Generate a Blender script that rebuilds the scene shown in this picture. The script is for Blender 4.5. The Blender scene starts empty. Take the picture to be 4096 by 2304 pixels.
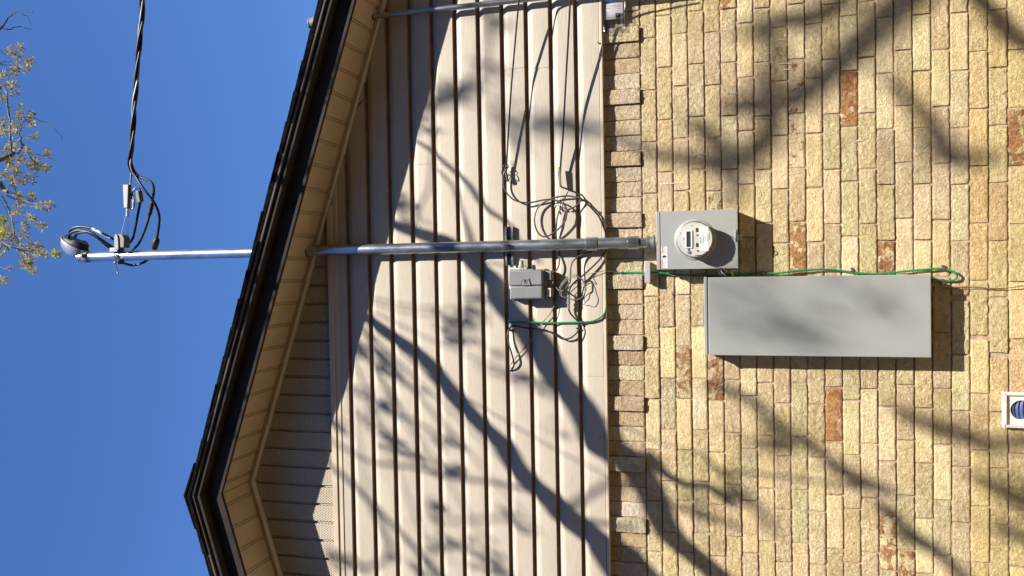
import bpy, bmesh, math, random
import numpy as np
from mathutils import Vector, Matrix, noise
R = math.radians
C = bpy.context.scene.collection
random.seed(7)
rng = np.random.default_rng(7)

# ------------------------------------------------------------------ camera (a phone held sideways: world up is picture left)
F, D = 3200.0, 3.611261694544091
M = np.array([[0.9995713949829337, 0.02720747558726875, -0.010806461217257701],
              [0.017637629278385723, -0.2650709231548395, 0.9640675908520518],
              [-0.023365366791688734, 0.9638449870025829, 0.26543718779530595]])     # rows: right, up, forward of the upright view
rt, up, fw = [Vector(r) for r in M]
cam_d = bpy.data.cameras.new('camera'); cam = bpy.data.objects.new('camera', cam_d); C.objects.link(cam)
cam_d.sensor_width = 36; cam_d.lens = F / 4096 * 36; cam_d.clip_end = 2000; cam_d.clip_start = 0.05
mx = Matrix.Identity(4)
for i in range(3):
    mx[i][0] = -up[i]; mx[i][1] = rt[i]; mx[i][2] = -fw[i]
mx.translation = (0, -D, 0)
cam.matrix_world = mx
bpy.context.scene.camera = cam
# ------------------------------------------------------------------ sky, sun, exposure
SA, SB = 0.64, 1.38                       # the sun stands at (SA, -1, SB): front right, above
sv = Vector((SA, -1, SB)).normalized()
w = bpy.data.worlds.new('World'); bpy.context.scene.world = w; w.use_nodes = True
nt = w.node_tree; bg = nt.nodes['Background']; sk = nt.nodes.new('ShaderNodeTexSky')
sk.sky_type = 'NISHITA'; sk.sun_disc = False
sk.sun_elevation = math.asin(sv.z); sk.sun_rotation = math.atan2(sv.x, sv.y)
sk.air_density = 1.0; sk.dust_density = 0.0; sk.ozone_density = 6.0
hs_ = nt.nodes.new('ShaderNodeHueSaturation'); hs_.inputs['Saturation'].default_value = 1.13; hs_.inputs['Value'].default_value = 1.10; hs_.inputs['Hue'].default_value = .508
nt.links.new(sk.outputs[0], hs_.inputs['Color']); nt.links.new(hs_.outputs[0], bg.inputs[0]); bg.inputs[1].default_value = 0.083
sl = bpy.data.lights.new('sun', 'SUN'); sl.energy = 3.9; sl.angle = R(0.53); sl.color = (1, 0.93, 0.82)
so = bpy.data.objects.new('sun', sl); C.objects.link(so)
so.rotation_euler = sv.to_track_quat('Z', 'Y').to_euler(); so.location = (6, -9, 12)
vs = bpy.context.scene.view_settings
vs.view_transform = 'Standard'; vs.look = 'None'; vs.gamma = 1; vs.exposure = 1.22; vs.use_curve_mapping = False

# ------------------------------------------------------------------ helpers
def P(x, y, d=0.0):
    """the place on the plane d metres in front of the brick face that the photograph shows at (x, y)"""
    c = np.array([(1152 - y) / F, -(x - 2048) / F, 1.0]) @ M
    t = (D - d) / c[1]
    return Vector((c[0] * t, -d, c[2] * t))
def crop(ox, oy, s):
    return lambda pts: [(ox + p[0] / s, oy + p[1] / s) + tuple(p[2:]) for p in pts]
K1 = crop(1900, 540, 3.22); K2 = crop(1900, 880, 2.1625); K3 = crop(2000, 1020, 6.44); K4 = crop(2200, 640, 6.0367)
K5 = crop(1900, 640, 6.0375); K6 = crop(1980, 1240, 5.174); K7 = crop(2200, 1000, 4.83); K8 = crop(3660, 1040, 7.2467)
K9 = crop(220, 700, 3.622); K0 = crop(0, 0, 2.5156); K11 = crop(2700, 1000, 1.8453); K12 = crop(2680, 860, 8.05)
K13 = crop(2560, 780, 4.262); K14 = crop(2380, 920, 8.587); K15 = crop(1980, 880, 7.244); K16 = crop(2380, 0, 9.057)
K17 = crop(3980, 1540, 7.24); K18 = crop(2780, 1040, 11.709); K19 = crop(0, 100, 2.588); K20 = crop(0, 600, 2.634)
S1 = crop(1300, 1150, 1.2557); S2 = crop(1500, 0, 1.26); S3 = crop(2400, 0, 1.5189); S4 = crop(2400, 1350, 1.5189)
def PP(pts, d=None):
    """pixels (x, y[, d]) to points; d given or carried along from the last one that has it"""
    out = []; dd = 0.05 if d is None else d
    for p in pts:
        if len(p) > 2 and d is None: dd = p[2]
        out.append(P(p[0], p[1], dd))
    return out
def smooth(pts, n=5):
    pts = [Vector(p) for p in pts]
    if len(pts) < 3: return pts
    q = [2 * pts[0] - pts[1]] + pts + [2 * pts[-1] - pts[-2]]; out = []
    for i in range(1, len(q) - 2):
        a, b, c, e = q[i - 1], q[i], q[i + 1], q[i + 2]
        for k in range(n):
            t = k / n
            out.append(0.5 * (2 * b + (c - a) * t + (2 * a - 5 * b + 4 * c - e) * t * t + (3 * b - a - 3 * c + e) * t ** 3))
    return out + [pts[-1]]
class MB:
    def __init__(s): s.v = []; s.f = []
    def add(s, vs_, fs):
        o = len(s.v); s.v += [tuple(v) for v in vs_]; s.f += [tuple(i + o for i in f) for f in fs]; return s
    def box(s, x0, x1, d0, d1, z0, z1):
        y0, y1 = -d1, -d0
        return s.add([(x, y, z) for z in (z0, z1) for y in (y0, y1) for x in (x0, x1)],
                     [(0, 2, 3, 1), (4, 5, 7, 6), (0, 1, 5, 4), (2, 6, 7, 3), (0, 4, 6, 2), (1, 3, 7, 5)])
    def prism(s, poly, d0, d1):
        """an outline in (X, Z) from depth d0 (wall side) to d1 (viewer side); outline anticlockwise as seen by the viewer"""
        n = len(poly)
        vs_ = [(x, -d1, z) for x, z in poly] + [(x, -d0, z) for x, z in poly]
        fs = [tuple(range(n)), tuple(range(2 * n - 1, n - 1, -1))]
        fs += [(i, i + n, (i + 1) % n + n, (i + 1) % n) for i in range(n)]
        return s.add(vs_, fs)
    def tube(s, path, r, n=8, cap=True):
        path = [Vector(p) for p in path]; m = len(path)
        rr = r if hasattr(r, '__len__') else [r] * m
        T = [(path[min(i + 1, m - 1)] - path[max(i - 1, 0)]).normalized() for i in range(m)]
        a = Vector((0, 0, 1)) if abs(T[0].z) < .9 else Vector((1, 0, 0))
        N = (a - T[0] * a.dot(T[0])).normalized(); vs_ = []
        for i in range(m):
            N = (N - T[i] * N.dot(T[i])).normalized(); B = T[i].cross(N)
            for k in range(n):
                t = 2 * math.pi * k / n
                vs_.append(path[i] + rr[i] * (math.cos(t) * N + math.sin(t) * B))
        fs = [(i * n + k, i * n + (k + 1) % n, (i + 1) * n + (k + 1) % n, (i + 1) * n + k) for i in range(m - 1) for k in range(n)]
        if cap: fs += [tuple(range(n - 1, -1, -1)), tuple(range((m - 1) * n, m * n))]
        return s.add(vs_, fs)
    def lathe(s, base, axis, prof, n=40):
        """prof = (distance along axis, radius)"""
        axis = Vector(axis).normalized(); a = Vector((1, 0, 0)) if abs(axis.x) < .9 else Vector((0, 0, 1))
        N = (a - axis * a.dot(axis)).normalized(); B = axis.cross(N); base = Vector(base); vs_ = []
        for h, r in prof:
            for k in range(n):
                t = 2 * math.pi * k / n
                vs_.append(base + axis * h + max(r, 1e-5) * (math.cos(t) * N + math.sin(t) * B))
        m = len(prof)
        fs = [(i * n + k, i * n + (k + 1) % n, (i + 1) * n + (k + 1) % n, (i + 1) * n + k) for i in range(m - 1) for k in range(n)]
        return s.add(vs_, fs)
def obj(name, mb, mat, parent=None, smooth_=False, bevel=0, seg=2, ang=35):
    me = bpy.data.meshes.new(name); me.from_pydata(mb.v, [], mb.f); me.validate(); me.update()
    bm = bmesh.new(); bm.from_mesh(me); bmesh.ops.recalc_face_normals(bm, faces=bm.faces); bm.to_mesh(me); bm.free()
    if smooth_:
        me.shade_smooth() if hasattr(me, 'shade_smooth') else None
        try: me.set_sharp_from_angle(angle=R(ang))
        except Exception: pass
    if mat: me.materials.append(mat)
    o = bpy.data.objects.new(name, me); C.objects.link(o)
    if parent: o.parent = parent
    if bevel:
        b = o.modifiers.new('bevel', 'BEVEL'); b.width = bevel; b.segments = seg; b.limit_method = 'ANGLE'; b.angle_limit = R(40)
    return o
def tag(o, label, cat, group=None, kind=None):
    if label: o['label'] = label
    if cat: o['category'] = cat
    if group: o['group'] = group
    if kind: o['kind'] = kind
    return o
def thing(name, label, cat, loc=(0, 0, 0), group=None):
    o = bpy.data.objects.new(name, None); C.objects.link(o); o.location = loc; o.empty_display_size = 0.05
    bpy.context.view_layer.update()
    return tag(o, label, cat, group)
def part(name, mb, mat, parent, **k):
    """a part built in world coordinates under a thing whose Empty may stand elsewhere"""
    o = obj(name, mb, mat, parent, **k)
    r = parent
    off = Vector((0, 0, 0))
    while r: off += r.location; r = r.parent
    if off.length > 0 and parent.type == 'EMPTY': o.location = -off
    return o
# ------------------------------------------------------------------ materials
def mat(name, col, rough=.6, metal=0., spec=.5):
    m = bpy.data.materials.new(name); m.use_nodes = True
    b = m.node_tree.nodes['Principled BSDF']
    b.inputs['Base Color'].default_value = (*col, 1); b.inputs['Roughness'].default_value = rough
    b.inputs['Metallic'].default_value = metal; b.inputs['Specular IOR Level'].default_value = spec
    return m
class G:
    def __init__(s, m): s.t = m.node_tree; s.b = s.t.nodes['Principled BSDF']; s.m = m
    def n(s, ty, **k):
        nd = s.t.nodes.new('ShaderNode' + ty)
        for a, v in k.items():
            if a.startswith('i_'): nd.inputs[int(a[2:]) if a[2:].isdigit() else a[2:].replace('_', ' ')].default_value = v
            else: setattr(nd, a, v)
        return nd
    def l(s, a, b): s.t.links.new(a, b)
    def co(s, scale=(1, 1, 1)):
        tc = s.n('TexCoord'); mp = s.n('Mapping'); mp.inputs['Scale'].default_value = scale
        s.l(tc.outputs['Object'], mp.inputs[0]); return mp.outputs[0]
    def noise(s, scale, detail=4, rough=.55, vec=None, dist=0):
        nd = s.n('TexNoise'); nd.inputs['Scale'].default_value = scale; nd.inputs['Detail'].default_value = detail
        nd.inputs['Roughness'].default_value = rough; nd.inputs['Distortion'].default_value = dist
        s.l(vec if vec is not None else s.co(), nd.inputs['Vector']); return nd.outputs['Fac']
    def ramp(s, src, stops):
        nd = s.n('ValToRGB'); e = nd.color_ramp.elements
        for i, (p, c) in enumerate(stops):
            x = e[i] if i < 2 else e.new(p)
            x.position = p; x.color = (*c, 1) if len(c) == 3 else c
        s.l(src, nd.inputs[0]); return nd.outputs[0]
    def mix(s, a, b, fac, mode='MIX'):
        nd = s.n('Mix', data_type='RGBA', blend_type=mode)
        for sock, v in ((nd.inputs[6], a), (nd.inputs[7], b), (nd.inputs[0], fac)):
            if hasattr(v, 'is_output'): s.l(v, sock)
            else: sock.default_value = (*v, 1) if hasattr(v, '__len__') and len(v) == 3 else v
        return nd.outputs[2]
    def math(s, op, a, b=0., c=None):
        nd = s.n('Math', operation=op)
        for i, v in enumerate((a, b) if c is None else (a, b, c)):
            if hasattr(v, 'is_output'): s.l(v, nd.inputs[i])
            else: nd.inputs[i].default_value = v
        return nd.outputs[0]
    def bump(s, h, strength, dist, normal=None):
        nd = s.n('Bump'); nd.inputs['Strength'].default_value = strength; nd.inputs['Distance'].default_value = dist
        s.l(h, nd.inputs['Height'])
        if normal is not None: s.l(normal, nd.inputs['Normal'])
        s.l(nd.outputs[0], s.b.inputs['Normal']); return nd.outputs[0]
    def col(s, c): s.l(c, s.b.inputs['Base Color'])

def m_brick():
    m = mat('sand_faced_brick', (.5, .4, .22), .9, spec=.2); g = G(m)
    a = g.n('Attribute', attribute_name='brick'); at = g.n('Attribute', attribute_name='wear')
    sep = g.n('SeparateColor'); g.l(at.outputs['Color'], sep.inputs[0])
    big = g.noise(9, 4, .6); fine = g.noise(95, 5, .7); mid = g.noise(38, 4, .65)
    c = g.mix(a.outputs['Color'], g.ramp(big, [(.3, (.91, .86, .76)), (.68, (1.09, 1.09, 1.08))]), 1.0, 'MULTIPLY')
    c = g.mix(c, g.ramp(mid, [(.32, (.80, .74, .64)), (.5, (1, 1, 1)), (.72, (1.14, 1.13, 1.06))]), .8, 'MULTIPLY')
    c = g.mix(c, g.ramp(fine, [(.3, (.6, .52, .44)), (.46, (1, 1, 1)), (.75, (1.12, 1.1, 1.08))]), .6, 'MULTIPLY')
    # dirt pits and rusty specks
    sp = g.noise(55, 3, .5, dist=.6)
    c = g.mix(c, (.20, .115, .06), g.math('MULTIPLY', g.ramp(sp, [(.68, (0, 0, 0)), (.76, (1, 1, 1))]), .5))
    # pale lime streaks
    st = g.noise(11, 5, .7, dist=1.2)
    c = g.mix(c, (.72, .68, .60), g.math('MULTIPLY', g.ramp(st, [(.62, (0, 0, 0)), (.76, (1, 1, 1))]), g.math('ADD', g.math('MULTIPLY', sep.outputs[2], .8), .12)))
    # spalled faces: the orange clay under the sand coat
    chn = g.noise(22, 6, .7, dist=.5)
    th = g.math('MULTIPLY_ADD', sep.outputs[0], .62, .02)
    msk = g.ramp(g.math('SUBTRACT', th, chn), [(.0, (0, 0, 0)), (.035, (1, 1, 1))])
    clay = g.ramp(g.noise(30, 5, .6, dist=1), [(.3, (.24, .105, .045)), (.5, (.50, .25, .11)), (.7, (.62, .37, .19))])
    c = g.mix(c, clay, msk); g.col(c)
    # grainy relief: shallow hollows and ridges of the sand coat
    v1 = g.noise(70, 6, .75, dist=.9); v2 = g.noise(190, 4, .7)
    h = g.math('ADD', g.math('MULTIPLY', v1, g.math('ADD', g.math('MULTIPLY', sep.outputs[1], 1.5), .5)), g.math('MULTIPLY', v2, .42))
    h = g.math('SUBTRACT', h, g.math('MULTIPLY', msk, .5))
    g.bump(h, .95, .018)
    return m
def m_noisy(name, col, rough=.6, metal=0, spec=.5, sc=12, amt=.25, bs=0, bd=.002, bsc=60, vec=(1, 1, 1), tint=None):
    m = mat(name, col, rough, metal, spec); g = G(m)
    v = g.co(vec)
    f = g.noise(sc, 5, .6, v)
    lo = tuple(c * (1 - amt) for c in col); hi = tuple(min(1, c * (1 + amt)) for c in col)
    c = g.ramp(f, [(.3, lo), (.7, hi)])
    if tint: c = g.mix(c, tint[0], g.math('MULTIPLY', g.ramp(g.noise(tint[1], 4, .65, v), [(.5, (0, 0, 0)), (.72, (1, 1, 1))]), tint[2]))
    g.col(c)
    if bs: g.bump(g.noise(bsc, 5, .65, v), bs, bd)
    return m
def m_siding():
    m = mat('beige_vinyl_siding', (.70, .635, .53), .5, spec=.35); g = G(m)
    gv = g.co((2.2, 1, 42)); gr = g.noise(5.5, 6, .62, gv, dist=.5)
    gv2 = g.co((3.5, 1, 120)); gr2 = g.noise(4, 3, .5, gv2, dist=.3)
    base = g.ramp(g.noise(2.2, 4, .6), [(.3, (.455, .405, .335)), (.7, (.50, .45, .38))])
    base = g.mix(base, (.33, .25, .155), g.math('MULTIPLY', g.ramp(g.noise(6, 7, .75, g.co((1, 1, 2.2)), dist=.8), [(.47, (0, 0, 0)), (.75, (1, 1, 1))]), .36))
    base = g.mix(base, (.28, .21, .13), g.math('MULTIPLY', g.ramp(gr2, [(.56, (0, 0, 0)), (.70, (1, 1, 1))]), .24))
    g.col(base)
    h = g.math('ADD', g.math('MULTIPLY', gr, .7), g.math('MULTIPLY', gr2, .5))
    g.bump(h, .7, .0018)
    return m
def m_vent():
    """vinyl soffit panel with rows of small punched holes, staggered"""
    m = mat('perforated_vinyl', (.62, .55, .44), .55, spec=.3); g = G(m)
    tc = g.n('TexCoord'); sx = g.n('SeparateXYZ'); g.l(tc.outputs['Object'], sx.inputs[0])
    def holes(ox, oz):
        x = g.math('SUBTRACT', g.math('FRACT', g.math('ADD', g.math('MULTIPLY', sx.outputs[0], 1 / .0125), ox)), .5)
        z = g.math('SUBTRACT', g.math('FRACT', g.math('ADD', g.math('MULTIPLY', sx.outputs[2], 1 / .0175), oz)), .5)
        d = g.math('ADD', g.math('MULTIPLY', g.math('MULTIPLY', x, x), .5), g.math('MULTIPLY', z, z))
        return g.math('LESS_THAN', d, .022)
    h = g.math('MAXIMUM', holes(0, 0), holes(.5, .5))
    base = g.ramp(g.noise(5, 5, .6), [(.3, (.44, .38, .30)), (.7, (.52, .46, .375))])
    g.col(g.mix(base, (.05, .04, .03), h))
    g.bump(g.math('SUBTRACT', 1.0, h), .5, .002)
    return m
def m_glass(name, tint=(1, 1, 1), base=.05, edge=.55, rough=.04):
    """thin clear sheet: see-through, glossier at grazing angles"""
    m = bpy.data.materials.new(name); m.use_nodes = True; t = m.node_tree; t.nodes.clear()
    o = t.nodes.new('ShaderNodeOutputMaterial'); mx_ = t.nodes.new('ShaderNodeMixShader')
    tr = t.nodes.new('ShaderNodeBsdfTransparent'); gl = t.nodes.new('ShaderNodeBsdfGlossy'); lw = t.nodes.new('ShaderNodeLayerWeight')
    gl.inputs['Roughness'].default_value = rough; tr.inputs[0].default_value = (*tint, 1)
    pw = t.nodes.new('ShaderNodeMath'); pw.operation = 'POWER'; pw.inputs[1].default_value = 3
    mu = t.nodes.new('ShaderNodeMath'); mu.operation = 'MULTIPLY_ADD'; mu.inputs[1].default_value = edge; mu.inputs[2].default_value = base
    t.links.new(lw.outputs['Facing'], pw.inputs[0]); t.links.new(pw.outputs[0], mu.inputs[0]); t.links.new(mu.outputs[0], mx_.inputs[0])
    t.links.new(tr.outputs[0], mx_.inputs[1]); t.links.new(gl.outputs[0], mx_.inputs[2]); t.links.new(mx_.outputs[0], o.inputs[0])
    return m
def m_leaf(name, col):
    m = bpy.data.materials.new(name); m.use_nodes = True; t = m.node_tree; b = t.nodes['Principled BSDF']
    g = G(m); rnd = g.n('ObjectInfo'); at = g.n('Attribute', attribute_name='leafcol')
    c = g.mix(col, tuple(x * .45 for x in col), at.outputs['Fac']); g.col(c); b.inputs['Roughness'].default_value = .7
    tl = g.n('BsdfTranslucent'); g.l(c, tl.inputs[0]); ms = g.n('MixShader'); ms.inputs[0].default_value = .35
    out = [n for n in t.nodes if n.type == 'OUTPUT_MATERIAL'][0]
    g.l(b.outputs[0], ms.inputs[1]); g.l(tl.outputs[0], ms.inputs[2]); g.l(ms.outputs[0], out.inputs[0])
    return m
def m_galv(name, col=(.46, .48, .50), rough=.38):
    m = mat(name, col, rough, .85); g = G(m)
    f = g.noise(26, 5, .65, g.co((1, 1, .35))); f2 = g.noise(140, 3, .6)
    g.col(g.mix(g.ramp(f, [(.3, tuple(c * .66 for c in col)), (.7, tuple(min(1, c * 1.25) for c in col))]), (.25, .22, .18), g.math('MULTIPLY', g.ramp(f2, [(.6, (0, 0, 0)), (.75, (1, 1, 1))]), .35)))
    g.l(g.math('MULTIPLY_ADD', f, .28, rough - .14), g.b.inputs['Roughness']); g.bump(f2, .12, .001)
    return m
def m_enamel():
    m = mat('grey_enamel', (.355, .36, .345), .4); g = G(m)
    c = g.ramp(g.noise(3, 4, .6), [(.3, (.298, .308, .300)), (.7, (.332, .343, .335))])
    c = g.mix(c, (.24, .215, .175), g.math('MULTIPLY', g.ramp(g.noise(9, 6, .7, g.co((1.6, 1, .5)), dist=.7), [(.56, (0, 0, 0)), (.76, (1, 1, 1))]), .16))
    c = g.mix(c, (.50, .50, .48), g.math('MULTIPLY', g.ramp(g.noise(60, 3, .5, g.co((.25, 1, 1.4)), dist=1.5), [(.70, (0, 0, 0)), (.74, (1, 1, 1))]), .22))
    c = g.mix(c, (.13, .10, .075), g.math('MULTIPLY', g.ramp(g.noise(140, 2, .5), [(.74, (0, 0, 0)), (.78, (1, 1, 1))]), .5)); g.col(c)
    b1 = g.bump(g.noise(2.6, 2, .4), .22, .02)
    nd = g.n('Bump'); nd.inputs['Strength'].default_value = .08; nd.inputs['Distance'].default_value = .001
    g.l(g.noise(350, 2, .5), nd.inputs['Height']); g.l(b1, nd.inputs['Normal']); g.l(nd.outputs[0], g.b.inputs['Normal'])
    g.l(g.math('MULTIPLY_ADD', g.noise(5, 4, .6), .22, .30), g.b.inputs['Roughness'])
    return m
MT = dict(
    brick=m_brick(),
    mortar=m_noisy('mortar', (.42, .305, .215), .95, spec=.1, sc=30, amt=.3, bs=.8, bd=.004, bsc=120),
    siding=m_siding(), vent=m_vent(),
    lap=m_noisy('shaded_board_edge', (.28, .19, .125), .7, spec=.2, sc=20, amt=.25),  # brown lap shadow put into the colour of lips and board tops
    trim=m_noisy('beige_trim', (.55, .47, .36), .5, spec=.35, sc=6, amt=.12),
    soffit=m_noisy('beige_soffit', (.47, .345, .22), .55, spec=.3, sc=5, amt=.12, bs=.25, bd=.001, bsc=150, tint=((.35, .24, .14), 40, .25)),
    fascia=m_noisy('brown_aluminium', (.038, .030, .027), .6, spec=.08, sc=9, amt=.22),
    drip=m_noisy('brown_drip_edge', (.085, .070, .062), .5, spec=.2, sc=14, amt=.3),
    shingle=m_noisy('black_asphalt_shingle', (.010, .0095, .0095), 1.0, spec=.0, sc=60, amt=.6, bs=1, bd=.004, bsc=240),
    galv=m_galv('galvanised_steel', (.43, .46, .50), .30), bright=m_galv('bright_galvanised_steel', (.50, .51, .55), .33),
    chrome=mat('zinc_plated_steel', (.40, .41, .42), .32, .95),
    silver=m_noisy('silver_casting', (.48, .48, .51), .34, .65, .5, 16, .2),
    alu=m_noisy('cast_aluminium', (.23, .23, .22), .45, .4, .5, 14, .2),
    panel=m_enamel(),
    seam=mat('dark_gap', (.03, .028, .026), .8),
    black=mat('black_cable_jacket', (.018, .017, .017), .42), rubber=mat('black_plastic', (.022, .022, .022), .55),
    bare=m_galv('weathered_aluminium_strand', (.30, .29, .28), .5),
    greyw=m_noisy('grey_wire_jacket', (.22, .20, .17), .55, sc=30, amt=.3), dgrey=mat('dark_grey_cable', (.055, .05, .047), .45),
    green=mat('green_wire_jacket', (.008, .21, .075), .38), copper=m_noisy('copper', (.36, .175, .105), .5, .35, .5, 60, .3),
    nid=m_noisy('grey_plastic', (.215, .215, .23), .45, 0, .4, 8, .12, tint=((.22, .2, .18), 20, .25)),
    nid2=m_noisy('darker_grey_plastic', (.23, .23, .235), .5, 0, .4, 8, .12), white=mat('white_print', (.78, .78, .76), .5),
    red=mat('red_print', (.62, .05, .07), .5), ink=mat('black_print', (.02, .02, .02), .6), pencil=mat('grey_print', (.30, .30, .31), .6),
    face=m_noisy('meter_dial_plate', (.60, .59, .55), .5, 0, .4, 20, .05), lcd=mat('liquid_crystal_display', (.045, .062, .06), .18),
    bezel=mat('brass_ring', (.33, .24, .12), .4, .7), glass=m_glass('clear_glass', (.97, .98, .98)), clear=m_glass('clear_plastic', (.72, .73, .75), .22, .5, .1),
    film=m_glass('clear_bag_film', (.90, .90, .92), .10, .6, .15), paper=mat('paper', (.86, .86, .90), .7),
    cover=m_noisy('pale_grey_plastic', (.36, .38, .38), .5, 0, .4, 10, .1),
    ventw=m_noisy('chalky_white_plastic', (.74, .70, .64), .6, 0, .3, 25, .1, tint=((.38, .31, .22), 45, .5)), blue=m_noisy('sky_tinted_louvre', (.04, .08, .26), .4, sc=20, amt=.3),  # louvres: reflected sky put into the base colour as blue
    bark=m_noisy('bark', (.19, .165, .14), .9, spec=.15, sc=14, amt=.4, bs=.8, bd=.006, bsc=60), twig=m_noisy('dark_bark', (.07, .058, .05), .9, spec=.15, sc=20, amt=.4),
    bud=m_leaf('pale_yellow_buds', (.55, .43, .11)), bud2=m_leaf('bright_yellow_buds', (.56, .50, .05)), leaf=m_leaf('young_green_leaf', (.16, .2, .05)),
    ground=m_noisy('dry_grass', (.12, .10, .05), .95, spec=.1, sc=3, amt=.45, bs=1, bd=.03, bsc=25, tint=((.20, .14, .08), 1.2, .8)),
    paving=m_noisy('concrete_path', (.20, .155, .105), .9, spec=.2, sc=5, amt=.15, bs=.3, bd=.004, bsc=60),
)

# ------------------------------------------------------------------ ground
gz = -1.62
tag(obj('ground', MB().add([(-150, -150, gz), (150, -150, gz), (150, 150, gz), (-150, 150, gz)], [(0, 1, 2, 3)]), MT['ground']), None, None, kind='structure')
tag(obj('path', MB().box(-7, 7, .25, 2.6, gz - .1, gz + .03), MT['paving'], bevel=.01), None, None, kind='structure')

def sky_blocker():  # unseen leafy walls added to cut sky light and deepen the shade
    mb = MB(); rr = random.Random(3)
    for _ in range(9000):
        x = rr.uniform(-16, 16); y = rr.uniform(-10.4, -9.2); z = gz + rr.random() ** .8 * (8.4 + .5 * math.sin(x * 1.7) + .4 * math.sin(x * 4.1))
        a = Vector((rr.gauss(0, 1), rr.gauss(0, 1), rr.gauss(0, 1))).normalized(); b = a.orthogonal().normalized(); c = a.cross(b); q = rr.uniform(.10, .22)
        p = Vector((x, y, z)); mb.add([p - b * q, p + c * q * .5, p + b * q, p - c * q * .5], [(0, 1, 2, 3)])
    for sx in (-1, 1):
        xw = -7.2 if sx < 0 else 9.6
        for _ in range(5000):
            y = rr.uniform(-9.4, 1.5); x = xw + rr.uniform(-.5, .5); z = gz + rr.random() ** .8 * (7.6 + .5 * math.sin(y * 1.9) + .4 * math.sin(y * 4.3))
            a = Vector((rr.gauss(0, 1), rr.gauss(0, 1), rr.gauss(0, 1))).normalized(); b = a.orthogonal().normalized(); c = a.cross(b); q = rr.uniform(.10, .22)
            p = Vector((x, y, z)); mb.add([p - b * q, p + c * q * .5, p + b * q, p - c * q * .5], [(0, 1, 2, 3)])
        mb.add([(xw, -9.6, gz), (xw, 1.6, gz), (xw, 1.6, gz + 7.2), (xw, -9.6, gz + 7.2)], [(0, 1, 2, 3)])
    mb.add([(-16, -9.8, gz), (16, -9.8, gz), (16, -9.8, gz + 7.9), (-16, -9.8, gz + 7.9)], [(0, 1, 2, 3)])
    return mb
tag(obj('sky_blocker', sky_blocker(), mat('blocker_foliage', (.035, .05, .022), .85)), 'unseen evergreen screen added around the yard to block sky light', 'sky_blocker')
# ------------------------------------------------------------------ the house
house = thing('house', 'buff brick house gable end with beige siding and a dark roof edge', 'house')
DS = .035                                            # siding face stands this far in front of the brick
hB, cB, LB, JT = .3842795, .069, .2298, .0074         # first bed joint, course height, brick length, joint
ref = [360, 270, 344, 256, 340, 250, 308, 248, 324, 235, 314, 237, 284, 229, 293, 199, 284, 199, 281, 204, 270, 199, 270, 200, 268, 200, 270, 200, 268]
chips = [(3400, 400, .92), (4070, 560, .85), (3340, 1660, .95), (3555, 2170, .80), (3629, 2290, .78), (2732, 1490, .78), (2862, 1470, .78), (3193, 1050, .85),
         (3555, 1045, .8), (2910, 20, .78), (3166, 240, .68), (3190, 470, .66), (2860, 850, .68), (3270, 2230, .58), (2490, 1450, .55), (3480, 1330, .5)]
chipP = [(P(x, y), a) for x, y, a in chips]
pal = [((.80, .672, .42), 6), ((.82, .70, .465), 7), ((.785, .69, .43), 3), ((.80, .658, .44), 3), ((.785, .645, .385), 3), ((.72, .59, .39), 1)]
pals = [p for p, k in pal for _ in range(k)]
solp = [(.75, .64, .49), (.71, .58, .43), (.77, .69, .555), (.75, .645, .46), (.68, .545, .40), (.78, .70, .58)]
gapP = [P(*q) for q in ((3762, 1193), (3840, 1194), (3908, 1338), (3985, 1416), (3180, 315), (2980, 1112))]
bv, bf, bcol, bwear = [], [], [], []
def brick(x0, x1, z0, z1, d, col, wear, fine):
    """one brick: a gridded, slightly uneven face with worn arrises and four sides"""
    nx = max(3, int((x1 - x0) / (.0062 if fine else .05))); nz = max(3, int((z1 - z0) / (.0062 if fine else .03)))
    us = [0, .035] + [i / nx for i in range(1, nx)] + [.965, 1] if nx > 6 else [0, .04] + [i / nx for i in range(1, nx)] + [.96, 1]
    ws = [0, .07] + [i / nz for i in range(1, nz)] + [.93, 1]
    if (z1 - z0) > (x1 - x0): us, ws = ([0, .07] + [i / nx for i in range(1, nx)] + [.93, 1]), ([0, .03] + [i / nz for i in range(1, nz)] + [.97, 1])
    us = sorted(set(us)); ws = sorted(set(ws)); o = len(bv); n, m_ = len(us), len(ws)
    ta, tb = random.uniform(-.0012, .0012), random.uniform(-.0012, .0012)
    def wob(x, z, k): return noise.noise(Vector((x * 24 + k, z * 24, d * 50))) * .0013 + noise.noise(Vector((x * 70, z * 70 + k, 3))) * .0009
    for j, wv in enumerate(ws):
        for i, u in enumerate(us):
            x = x0 + (x1 - x0) * u; z = z0 + (z1 - z0) * wv
            e = (i in (0, n - 1)) + (j in (0, m_ - 1))
            dd = d + ta * (u - .5) * 2 + tb * (wv - .5) * 2 + noise.noise(Vector((x * 13, z * 13, 1))) * .0016 + noise.noise(Vector((x * 60, z * 60, 9))) * .0032 * (.2 + wear[1]) + noise.noise(Vector((x * 120, z * 120, 4))) * .0016 * (.3 + wear[1])
            if e:
                dd -= .0017 if e == 1 else .0034
                if i in (0, n - 1): x += wob(x, z, 5) * 1.2
                if j in (0, m_ - 1): z += wob(x, z, 11) * 1.2
            bv.append((x, -dd, z))
    def quad(*q): bf.append(q); bcol.append(col); bwear.append(wear)
    for j in range(m_ - 1):
        for i in range(n - 1):
            a = o + j * n + i; quad(a, a + 1, a + n + 1, a + n)
    ring = [o + i for i in range(n)] + [o + j * n + n - 1 for j in range(1, m_)] + [o + (m_ - 1) * n + i for i in range(n - 2, -1, -1)] + [o + j * n for j in range(m_ - 2, 0, -1)]
    b0 = len(bv)
    for r_ in ring: x, y, z = bv[r_]; bv.append((x, .03, z))
    for k in range(len(ring)):
        k2 = (k + 1) % len(ring); quad(ring[k], b0 + k, b0 + k2, ring[k2])
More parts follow.
